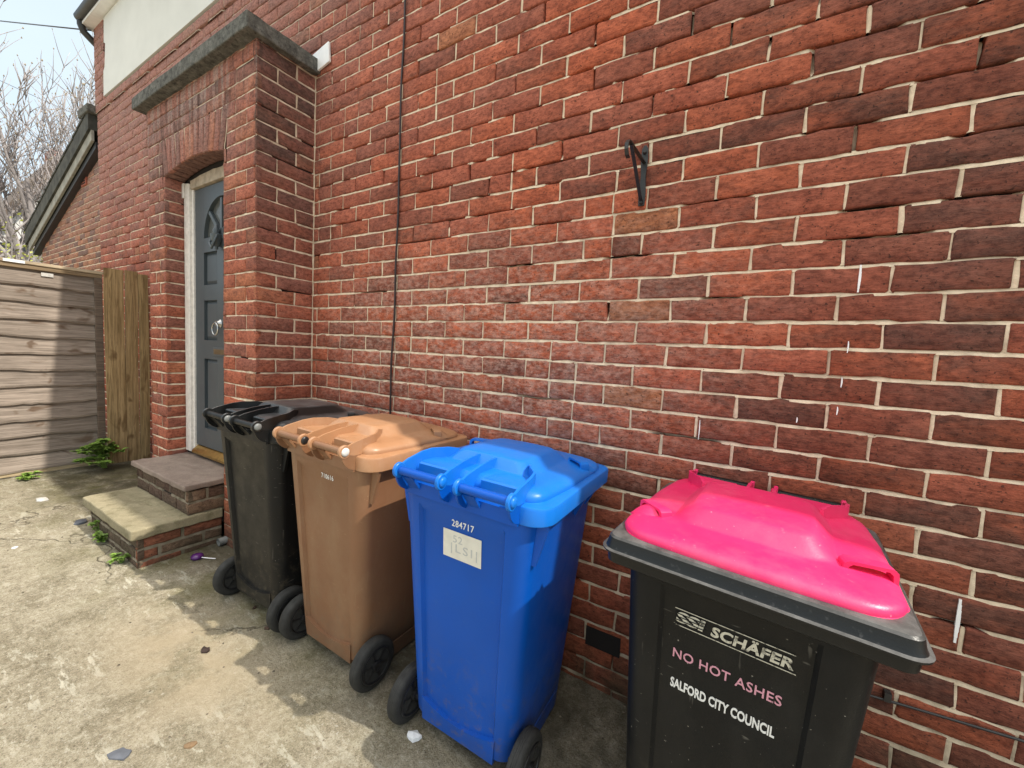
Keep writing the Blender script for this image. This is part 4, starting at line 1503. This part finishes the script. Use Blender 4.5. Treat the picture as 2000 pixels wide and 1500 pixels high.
# tile courses stepped down the slope
nt_ = 17
for i in range(nt_):
    xa = XLT1 - 0.0 - i * 0.19
    zt_ = CZ + 2.525 + (xa + 6.65) * SL
    for j in range(9):
        y0 = -0.07 + j * 0.33
        q = random.gauss(0, 0.004)
        vs = [(xa, y0, zt_ - 0.005 + q), (xa - 0.23, y0, zt_ - 0.23 * SL + 0.012 + q), (xa - 0.23, y0 + 0.325, zt_ - 0.23 * SL + 0.012 + q), (xa, y0 + 0.325, zt_ - 0.005 + q)]
        vs += [(x, y, z - 0.022) for (x, y, z) in vs]
        m_.add(vs, [(0, 1, 2, 3), (7, 6, 5, 4), (0, 4, 5, 1), (1, 5, 6, 2), (2, 6, 7, 3), (3, 7, 4, 0)])
xa, xb = XLT1, XLT1 - nt_ * 0.19 - 0.02
z_at = lambda x, o: CZ + o + (x + 6.65) * SL
m_.prism([(xa, z_at(xa, 2.497)), (xb, z_at(xb, 2.497)), (xb, z_at(xb, 2.31)), (xa, z_at(xa, 2.31))], 1, -0.062, 3.0)
for i in range(60):                       # moss cushions on the tiles
    x = random.uniform(xb + 0.05, xa - 0.05)
    y = random.uniform(-0.06, 0.25)
    r = random.uniform(0.015, 0.05)
    m_.smooth = True
    m_.lathe([(0.0, r), (r * 0.25, r * 0.85), (r * 0.5, r * 0.45), (r * 0.55, 0.002)], (x, y, z_at(x, 2.51)), 'z', 8)
m_.smooth = False
o = m_.build('roof', M_ROOFTILE, lean)
o.matrix_parent_inverse = lm
m_ = MB()
m_.prism([(xa, z_at(xa, 2.308)), (xb + 0.08, z_at(xb + 0.08, 2.308)), (xb + 0.08, z_at(xb + 0.08, 2.19)), (xa, z_at(xa, 2.19))], 1, -0.040, -0.012)
o = m_.build('bargeboard', M_BARGE, lean, bevel=0.004)
o.matrix_parent_inverse = lm
m_ = MB()
m_.prism([(xa, z_at(xa, 2.188)), (xb + 0.12, z_at(xb + 0.12, 2.188)), (xb + 0.12, z_at(xb + 0.12, 2.12)), (xa, z_at(xa, 2.12))], 1, -0.005, 0.075)  # near-black strip painting the shade under the bargeboard
o = m_.build('verge_shade_strip', M_BLACK_PL, lean)
o.matrix_parent_inverse = lm
m_ = MB()
m_.box(XLT1 - 0.30, XLT1 + 0.05, -0.08, 1.5, CZ + 2.47, CZ + 2.56)
o = m_.build('ridge_flashing', M_CAP, lean, bevel=0.01)
o.matrix_parent_inverse = lm
m_ = MB()
VX, VZ = -7.40, CZ + 1.90
m_.box(VX - 0.10, VX + 0.10, 0.046, 0.070, VZ - 0.065, VZ + 0.065)
for i in range(3):
    for j in range(4):
        m_.cur = 1
        m_.box(VX - 0.075 + i * 0.055, VX - 0.035 + i * 0.055, 0.043, 0.0455, VZ - 0.05 + j * 0.027, VZ - 0.034 + j * 0.027)
o = m_.build('air_brick', [M_TERRA, M_DARK], lean)
o.matrix_parent_inverse = lm

# ---------------------------------------------------------------- distant house
dh = empty('distant_house', (-24, 2.0, 0), 0, 'distant black and white gabled house behind the bare tree', 'house')
dm_ = Matrix.Translation((24, -2.0, 0))
t_white = simple('white_panel_paint', (0.62, 0.62, 0.60), 0.9, 0.08, 2, 0.1)
t_brickfar = simple('far_red_brick', (0.24, 0.09, 0.065), 0.9, 0.2, 8, 0.3)
t_tilefar = simple('far_brown_tile', (0.10, 0.075, 0.06), 0.9, 0.35, 6, 0.5)


def dpart(m, name, mat, parent=None, **k):
    o = m.build(name, mat, parent or dh, **k)
    if parent is None:
        o.matrix_parent_inverse = dm_
    return o


m_ = MB()
m_.box(-30, -24, 0.0, 8, -0.2, CZ + 3.1)
m_.prism([(1.2, CZ + 3.1), (4.75, CZ + 3.1), (3.0, CZ + 6.3)], 0, -29.9, -24.05)
dpart(m_, 'wall', t_brickfar)
m_ = MB()
m_.prism([(1.26, CZ + 3.1), (4.7, CZ + 3.1), (3.0, CZ + 6.2)], 0, -24.04, -23.95)
m_.box(-24.04, -23.95, 0.02, 5.6, CZ + 1.9, CZ + 3.1)
dpart(m_, 'upper_panel', t_white)
m_ = MB()
for i in range(14):
    y = 0.05 + i * 0.40
    zt = CZ + 3.1 + max(0.0, 3.0 - abs(y - 3.0) * 1.8) if abs(y - 3.0) < 1.6 else CZ + 3.1
    m_.box(-23.945, -23.90, y, y + 0.11, CZ + 1.9, zt)
m_.box(-23.938, -23.89, 0.0, 8.0, CZ + 2.95, CZ + 3.12)
dpart(m_, 'timber_framing', M_BLACK_PL)
m_ = MB()
m_.prism([(0.95, CZ + 3.2), (1.25, CZ + 3.15), (3.0, CZ + 6.3), (4.7, CZ + 3.15), (5.0, CZ + 3.2), (3.0, CZ + 6.9)], 0, -30, -23.6)
dpart(m_, 'roof', t_tilefar)
m_ = MB()
m_.box(-26, -25, 3.0, 3.8, CZ + 6.3, CZ + 7.3)
dpart(m_, 'chimney', t_brickfar)
m_ = MB()
m_.prism([(-0.6, CZ + 2.35), (-0.6, CZ + 2.5), (5.0, CZ + 3.0), (5.0, CZ + 2.35)], 0, -23.9, -22.4)
dpart(m_, 'bay_roof', t_tilefar)

# ---------------------------------------------------------------- bare tree
def bark_mat():
    t = NT('pale_bark')
    c = t.mix(t.ramp(t.noise(5, 5), 0.3, 0.7), (0.26, 0.23, 0.225), (0.43, 0.395, 0.39))
    t.bump(t.noise(30, 4), 0.4, 0.02)
    return t.done(c, 0.9)


M_BARK = bark_mat()
M_BUD = simple('leaf_bud', (0.30, 0.24, 0.16), 0.8, 0.3, 20, 0.0)
M_LEAF = simple('young_leaf', (0.17, 0.28, 0.045), 0.55, 0.4, 30, 0.2)
M_LEAF_Y = simple('yellow_green_leaf', (0.28, 0.30, 0.05), 0.6, 0.3, 20, 0.1)
TX, TY = -13.2, 0.35
tree = empty('bare_tree', (TX, TY, gz(-9)), 0, 'tall bare tree with many upright branches behind the fence', 'tree')
rt = random.Random(21)
trunk = MB()
trunk.smooth = True
twig = MB()
twig.smooth = True
buds = MB()


def grow(p, d, r, length, lvl):
    n = 5 if lvl < 2 else 4
    pts, rs = [p], [r]
    q, dd = Vector(p), Vector(d)
    for i in range(n):
        dd = (dd + Vector((rt.gauss(0, 0.11), rt.gauss(0, 0.11), rt.gauss(0.05, 0.07)))).normalized()
        q = q + dd * length / n
        pts.append(q.copy())
        rs.append(r * (1 - 0.62 * (i + 1) / n))
    (trunk if lvl < 2 else twig).tube(pts, rs, 7 if lvl < 2 else (5 if lvl < 3 else 4), lvl >= 3)
    if lvl >= 4:
        if rt.random() < 0.5:
            e = pts[-1]
            s = rt.uniform(0.008, 0.017)
            buds.add([e + Vector((0, 0, s * 2)), e + Vector((s, 0, 0)), e + Vector((0, s, 0)), e + Vector((-s, 0, 0)), e + Vector((0, -s, 0)), e - Vector((0, 0, s))],
                     [(0, 1, 2), (0, 2, 3), (0, 3, 4), (0, 4, 1), (5, 2, 1), (5, 3, 2), (5, 4, 3), (5, 1, 4)])
        return
    kids = (4, 5, 5, 5)[lvl]
    for i in range(kids):
        f = rt.uniform(0.25, 1.0)
        k = min(n - 1, int(f * n))
        base = pts[k].lerp(pts[k + 1], f * n - k if f < 1 else 1.0)
        ax = dd.orthogonal().normalized()
        ax.rotate(Matrix.Rotation(rt.uniform(0, 6.283), 3, dd))
        sp_ = rt.uniform(0.35, 0.85)
        nd = (dd * math.cos(sp_) + ax * math.sin(sp_) + Vector((0, 0, 0.35))).normalized()
        grow(base, nd, max(0.0085, rs[k] * rt.uniform(0.5, 0.68)), length * rt.uniform(0.45, 0.7), lvl + 1)


for (ox, oy, dxx, dyy, r_, l_) in ((0, 0, 0.05, 0.08, 0.105, 4.4), (0.25, 0.45, 0.1, 0.10, 0.085, 4.2), (-0.2, -0.35, -0.05, -0.12, 0.09, 4.1), (0.1, -0.75, 0.0, -0.30, 0.07, 3.6), (-0.1, 0.9, 0.0, 0.22, 0.075, 3.8), (0.1, -0.5, 0.1, -0.55, 0.06, 3.2)):
    grow(Vector((ox, oy, 0)), Vector((dxx, dyy, 1)).normalized(), r_, l_, 0)
trunk.build('trunk', M_BARK, tree)
twig.build('twigs', M_BARK, tree)
buds.build('buds', M_BUD, tree)
# sparse leafing shrub left of the tree
sh = empty('leafing_shrub', (-11.2, -0.05, gz(-9)), 0, 'sparse shrub with yellow green young leaves over the fence top', 'shrub')
sm_, lf = MB(), MB()
rs_ = random.Random(4)
for i in range(26):
    a = rs_.uniform(0, 6.283)
    tip = Vector((math.cos(a) * rs_.uniform(0.2, 1.1), math.sin(a) * rs_.uniform(0.2, 1.0), rs_.uniform(2.1, 3.5)))
    midp = tip * 0.5 + Vector((rs_.gauss(0, 0.1), rs_.gauss(0, 0.1), 0.2))
    pts = [Vector((rs_.gauss(0, 0.08), rs_.gauss(0, 0.08), 0)), midp, tip]
    sm_.tube(pts, [0.018, 0.012, 0.005], 5)
    for k in range(26):
        f = rs_.uniform(0.45, 1.02)
        p_ = pts[1].lerp(pts[2], (f - 0.45) / 0.57) + Vector((rs_.gauss(0, 0.07), rs_.gauss(0, 0.07), rs_.gauss(0, 0.07)))
        s = rs_.uniform(0.02, 0.04)
        n_ = Vector((rs_.gauss(0, 1), rs_.gauss(0, 1), rs_.gauss(0, 1))).normalized()
        a_, b_ = n_.orthogonal().normalized(), n_.cross(n_.orthogonal().normalized())
        lf.add([p_ - a_ * s, p_ + b_ * s * 0.5, p_ + a_ * s, p_ - b_ * s * 0.5], [(0, 1, 2, 3)])
sm_.build('stems', M_BARK, sh)
lf.build('leaves', M_LEAF_Y, sh)

# ---------------------------------------------------------------- wires
def wire(p0, p1, sag, r, label, n=14, name='overhead_wire'):
    p0, p1 = Vector(p0), Vector(p1)
    m = MB()
    m.smooth = True
    pts = []
    for i in range(n + 1):
        q = i / n
        v = p0.lerp(p1, q)
        v.z -= sag * 4 * q * (1 - q)
        pts.append(v)
    m.tube(pts, r, 6)
    return tag(m.build(name, M_BLACK_PL), label, 'wire', 'overhead wires across the sky')


wire((-24, -1.6, CZ + 9.2), (-6.60, -0.04, CZ + 3.33), 0.02, 0.007, 'upper overhead wire ending at the house gutter')
wire((-26, -2.3, CZ + 10.2), (-11.5, 5.0, CZ + 3.8), 0.15, 0.007, 'lower overhead wire running behind the bare tree branches')

# ---------------------------------------------------------------- things on the wall
def strap(m, pts, wdt, thk):
    """flat iron strap in a plane of constant x, swept along pts (y,z)"""
    L_, R_ = [], []
    for i, (y, z) in enumerate(pts):
        a = pts[max(0, i - 1)]
        b = pts[min(len(pts) - 1, i + 1)]
        d = Vector((b[0] - a[0], b[1] - a[1])).normalized()
        nrm = Vector((-d.y, d.x)) * thk / 2
        L_.append((y + nrm.x, z + nrm.y))
        R_.append((y - nrm.x, z - nrm.y))
    m.prism(L_ + R_[::-1], 0, -wdt / 2, wdt / 2)


br = empty('hanging_basket_bracket', (-0.425, -0.004, CZ + 0.68), 0, 'black iron hanging basket bracket screwed to the brick wall', 'bracket')
m_ = MB()
pl_ = [(-0.011, -0.105), (0.011, -0.105), (0.013, -0.06), (0.009, 0.0), (0.013, 0.06), (0.011, 0.10), (0.004, 0.112), (-0.004, 0.112), (-0.011, 0.10), (-0.013, 0.06), (-0.009, 0.0), (-0.013, -0.06)]
m_.prism(pl_, 1, -0.010, -0.002)
m_.build('wall_plate', M_BLACK_IRON, br, bevel=0.0015)
m_ = MB()
strap(m_, [(-0.006, 0.050), (-0.06, 0.047), (-0.12, 0.043), (-0.178, 0.040), (-0.198, 0.040), (-0.216, 0.034), (-0.229, 0.020), (-0.231, 0.002), (-0.222, -0.012), (-0.206, -0.016)], 0.013, 0.005)
m_.build('arm', M_BLACK_IRON, br, bevel=0.001)
m_ = MB()
strap(m_, [(-0.008, -0.092), (-0.03, -0.080), (-0.075, -0.045), (-0.125, -0.005), (-0.182, 0.037)], 0.012, 0.005)
m_.build('brace', M_BLACK_IRON, br, bevel=0.001)
for z in (0.085, -0.095):
    m_ = MB()
    m_.smooth = True
    m_.lathe([(-0.020, 0.002), (-0.018, 0.005), (-0.013, 0.007), (-0.010, 0.007)], (0, 0, z), 'y', 12)
    m_.build('screw', M_BLACK_IRON, br)

m_ = MB()
m_.smooth = True
pts = []
for i in range(60):
    z = 0.75 + (4.65 - 0.75) * i / 59
    x = -1.728 + 0.010 * (z - CZ) + 0.004 * math.sin(z * 4.0) + 0.002 * math.sin(z * 13)
    pts.append((x, -0.009 + 0.002 * math.sin(z * 9), z))
m_.tube(pts, 0.0052, 8)
tag(m_.build('wall_cable', simple('dark_red_cable', (0.022, 0.012, 0.012), 0.5, 0.2, 20, 0.1)), 'thin dark cable running straight down the brick wall', 'cable')
m_ = MB()
m_.smooth = True
pts = [(0.20, -0.011, CZ - 0.978), (0.30, -0.011, CZ - 0.972), (0.36, -0.012, CZ - 0.966), (0.45, -0.012, CZ - 0.957), (0.55, -0.010, CZ - 0.949), (0.66, -0.011, CZ - 0.939), (0.9, -0.011, CZ - 0.93), (1.6, -0.011, CZ - 0.92)]
m_.tube(pts, 0.0040, 8)
for x in (0.40, 1.0):
    m_.smooth = False
    m_.box(x - 0.008, x + 0.008, -0.020, 0.0, CZ - 0.972 + (x - 0.3) * 0.09, CZ - 0.945 + (x - 0.3) * 0.09)
tag(m_.build('low_cable', M_BLACK_PL), 'black cable clipped low on the wall beside the pink lidded bin', 'cable')
# white paint runs on the bricks
for (x, za, zb, wdt) in ((0.523, -0.61, -0.735, 0.0045), (0.231, 0.315, 0.235, 0.003), (0.222, 0.09, 0.055, 0.0016), (0.216, -0.02, -0.05, 0.0018), (0.213, -0.11, -0.135, 0.0018), (0.115, -0.155, -0.172, 0.0018), (-0.165, -0.20, -0.27, 0.0016)):
    n = 8
    m_ = MB()
    for i in range(n):
        z1_, z2_ = za + (zb - za) * i / n, za + (zb - za) * (i + 1) / n
        ww = wdt * (0.5 + 0.5 * math.sin(math.pi * (i + 0.6) / n))
        xo = x + 0.0006 * math.sin(i * 0.5)
        m_.box(xo - ww, xo + ww, -0.0042, 0.004, CZ + z2_, CZ + z1_)
    m_.build('paint_run', M_PVC, house)
m_ = MB()
m_.box(-0.53, -0.385, -0.0035, 0.01, CZ - 1.195, CZ - 1.115)
m_.build('air_brick', M_DARK, house)

# ---------------------------------------------------------------- weeds
def weed(loc, n, spread, height, leaf, label, seed):
    r = random.Random(seed)
    root = empty('weed', (loc[0], loc[1], gz(loc[0])), 0, label, 'weed')
    st, le = MB(), MB()
    for i in range(n):
        a = r.uniform(0, 6.283)
        rad_ = r.uniform(0.1, 1) * spread
        tip = Vector((math.cos(a) * rad_, math.sin(a) * rad_ - spread * 0.15, height * r.uniform(0.3, 1.0) * (1.1 - 0.5 * rad_ / spread)))
        tip.y = min(tip.y, 0.25)
        mid = tip * 0.55 + Vector((0, 0, height * 0.12))
        st.tube([Vector((r.gauss(0, 0.008), r.gauss(0, 0.008), 0)), mid, tip], [0.0022, 0.0017, 0.001], 4)
        for k in range(5):
            f = r.uniform(0.4, 1.0)
            p = mid.lerp(tip, f)
            for s in range(3):
                an = r.uniform(0, 6.283)
                d = Vector((math.cos(an), math.sin(an), r.uniform(-0.1, 0.5))).normalized()
                sd_ = d.cross(Vector((0, 0, 1))).normalized()
                L2 = leaf * r.uniform(0.6, 1.2)
                q = [p, p + d * L2 * 0.35 + sd_ * L2 * 0.45 + Vector((0, 0, 0.004)), p + d * L2 * 0.7 + sd_ * L2 * 0.22, p + d * L2 - Vector((0, 0, L2 * 0.15)), p + d * L2 * 0.7 - sd_ * L2 * 0.22, p + d * L2 * 0.35 - sd_ * L2 * 0.45 + Vector((0, 0, 0.004))]
                le.add(q, [(0, 1, 2, 3), (0, 3, 4, 5)])
    st.build('stems', M_LEAF, root)
    le.build('leaves', M_LEAF, root)
    return root


weed((-5.14, -0.36), 30, 0.20, 0.32, 0.055, 'bushy green weed at the foot of the fence corner', 1)
weed((-5.18, -0.80), 8, 0.08, 0.06, 0.035, 'small flat weed at the bottom of the fence', 2)
weed((-3.03, -0.795), 9, 0.045, 0.07, 0.028, 'small green weed at the near corner of the doorstep', 3)
weed((-3.42, -0.80), 7, 0.05, 0.08, 0.030, 'straggly weed growing halfway along the front of the doorstep', 4)
weed((-3.56, -0.77), 6, 0.04, 0.12, 0.022, 'thin upright weed against the front of the doorstep', 5)

# ---------------------------------------------------------------- litter
def flake(name, loc, r, mat, label, cat, seed, hgt=0.006, sx=1.0, rz=0.0):
    q = random.Random(seed)
    m = MB()
    n = 9
    top = [(math.cos(2 * math.pi * i / n) * r * sx * q.uniform(0.7, 1.1), math.sin(2 * math.pi * i / n) * r * q.uniform(0.55, 1.0)) for i in range(n)]
    zt = [q.uniform(0.3, 1.0) * hgt + 0.002 for _ in range(n)]
    vs = [(x, y, 0.0) for (x, y) in top] + [(x * 0.96, y * 0.96, z) for (x, y), z in zip(top, zt)] + [(0, 0, hgt * 1.1 + 0.002)]
    fs = [(i, (i + 1) % n, n + (i + 1) % n, n + i) for i in range(n)] + [(n + i, n + (i + 1) % n, 2 * n) for i in range(n)] + [tuple(range(n))[::-1]]
    m.add(vs, fs)
    o = m.build(name, mat)
    o.location = (loc[0], loc[1], gz(loc[0]) + 0.001)
    o.rotation_euler = (0, 0, rz)
    return tag(o, label, cat)


flake('litter_scrap', (-4.50, -0.852), 0.040, M_PAPER_D, 'white paper scrap on the concrete in front of the fence', 'litter', 1, 0.012, 1.3, 0.3)
flake('litter_scrap', (-0.93, -0.585), 0.024, M_PAPER, 'crumpled clear white wrapper beside the blue bin wheel', 'litter', 2, 0.014, 1.15, 0.4)
flake('slate_piece', (-1.64, -1.166), 0.027, M_SLATE, 'flat grey slate flake lying in the foreground concrete', 'stone', 3, 0.004, 1.4, 0.5)
flake('slate_piece', (-3.83, -0.79), 0.042, M_SLATE, 'blue grey slate piece beside the far end of the doorstep', 'stone', 4, 0.012, 1.1, 0.2)
flake('dead_leaf', (-1.923, -0.823), 0.018, simple('dead_leaf_brown', (0.03, 0.016, 0.012), 0.8), 'dark curled dead leaf on the concrete', 'leaf', 5, 0.010, 1.2)
flake('litter_scrap', (-3.66, -1.10), 0.016, M_PAPER, 'tiny pale scrap on the concrete left of the doorstep', 'litter', 6, 0.004)
lol = empty('lollipop', (-2.765, -0.530, gz(-2.76)), rad(22), 'purple lollipop with a white stick dropped near the doorstep', 'lollipop')
m_ = MB()
m_.smooth = True
m_.lathe([(0.0, 0.018), (0.006, 0.030), (0.016, 0.033), (0.026, 0.028), (0.032, 0.012), (0.033, 0.001)], (0, 0, 0), 'z', 20)
m_.build('sweet', M_PURPLE, lol, smooth_angle=60)
m_ = MB()
m_.tube([(0.03, 0.0, 0.014), (0.06, 0.008, 0.010), (0.105, 0.02, 0.006)], 0.0028, 8)
m_.build('stick', M_PVC, lol)
pe = MB()
pe.smooth = True
zpp = gz(-2.83) + 0.028
pe.tube([(-2.83, -0.392, zpp), (-2.83, -0.345, zpp + 0.002)], 0.024, 18, False)
pe.tube([(-2.83, -0.392, zpp), (-2.83, -0.35, zpp + 0.002)], 0.019, 18, False)
vs = []
for r_ in (0.024, 0.019):
    for k in range(18):
        a = 2 * math.pi * k / 18
        vs.append((-2.83 + math.cos(a) * r_, -0.392, zpp + math.sin(a) * r_))
pe.add(vs, [(k, (k + 1) % 18, 18 + (k + 1) % 18, 18 + k) for k in range(18)])
pe.cur = 1
pe.add([(-2.83 + math.cos(2 * math.pi * k / 18) * 0.0188, -0.362, zpp + math.sin(2 * math.pi * k / 18) * 0.0188) for k in range(18)], [tuple(range(18))])
tag(pe.build('pipe_end', [simple('grey_pipe', (0.22, 0.23, 0.22), 0.5, 0.2, 30, 0.1), M_DARK]), 'short grey pipe end poking out where doorstep meets the porch', 'pipe')

# grit and crumbs that gather along the wall, the step and the bins
gr_ = MB()
rg_ = random.Random(77)
for i in range(900):
    if i < 450:
        x, y = rg_.uniform(-5.1, 0.6), -abs(rg_.gauss(0, 0.16)) - 0.01
    else:
        x, y = rg_.uniform(-5.0, -0.2), -0.35 - abs(rg_.gauss(0, 0.5))
    if -4.03 < x < -2.47 and y > -0.36 or -3.75 < x < -2.85 and y > -0.79:
        continue
    r = rg_.choice((0.002, 0.003, 0.003, 0.004, 0.006))
    z = gz(x) + r * 0.2
    c0 = Vector((x, y, z))
    vs = [c0 + Vector((r * rg_.uniform(.7, 1.3), 0, 0)), c0 + Vector((0, r * rg_.uniform(.7, 1.3), 0)), c0 - Vector((r * rg_.uniform(.7, 1.3), 0, 0)), c0 - Vector((0, r * rg_.uniform(.7, 1.3), 0)), c0 + Vector((0, 0, r * rg_.uniform(.5, 1.0)))]
    gr_.add(vs, [(0, 1, 4), (1, 2, 4), (2, 3, 4), (3, 0, 4), (3, 2, 1, 0)])
tag(gr_.build('grit', simple('grit_stone', (0.16, 0.13, 0.09), 0.9, 0.7, 60, 0.0)), 'scattered small grit and crumbs on the concrete', 'grit', None, 'stuff')
brown_leaf = simple('dry_leaf_brown', (0.055, 0.03, 0.018), 0.85, 0.4, 40, 0.2)
tan_leaf = simple('dry_leaf_tan', (0.20, 0.13, 0.07), 0.85, 0.3, 40, 0.2)
flake('dead_leaf', (-1.86, -0.60), 0.013, brown_leaf, 'small dark leaf crumb just behind the black bin wheels', 'leaf', 11, 0.006, 1.3, 0.4)
flake('dead_leaf', (-1.50, -1.03), 0.014, tan_leaf, 'small tan dry leaf on the sunny concrete in front of the brown bin', 'leaf', 12, 0.006, 1.5, 1.0)
flake('dead_leaf', (-2.05, -0.56), 0.011, brown_leaf, 'tiny dark leaf crumb under the back of the black bin', 'leaf', 13, 0.006, 1.3, 2.0)
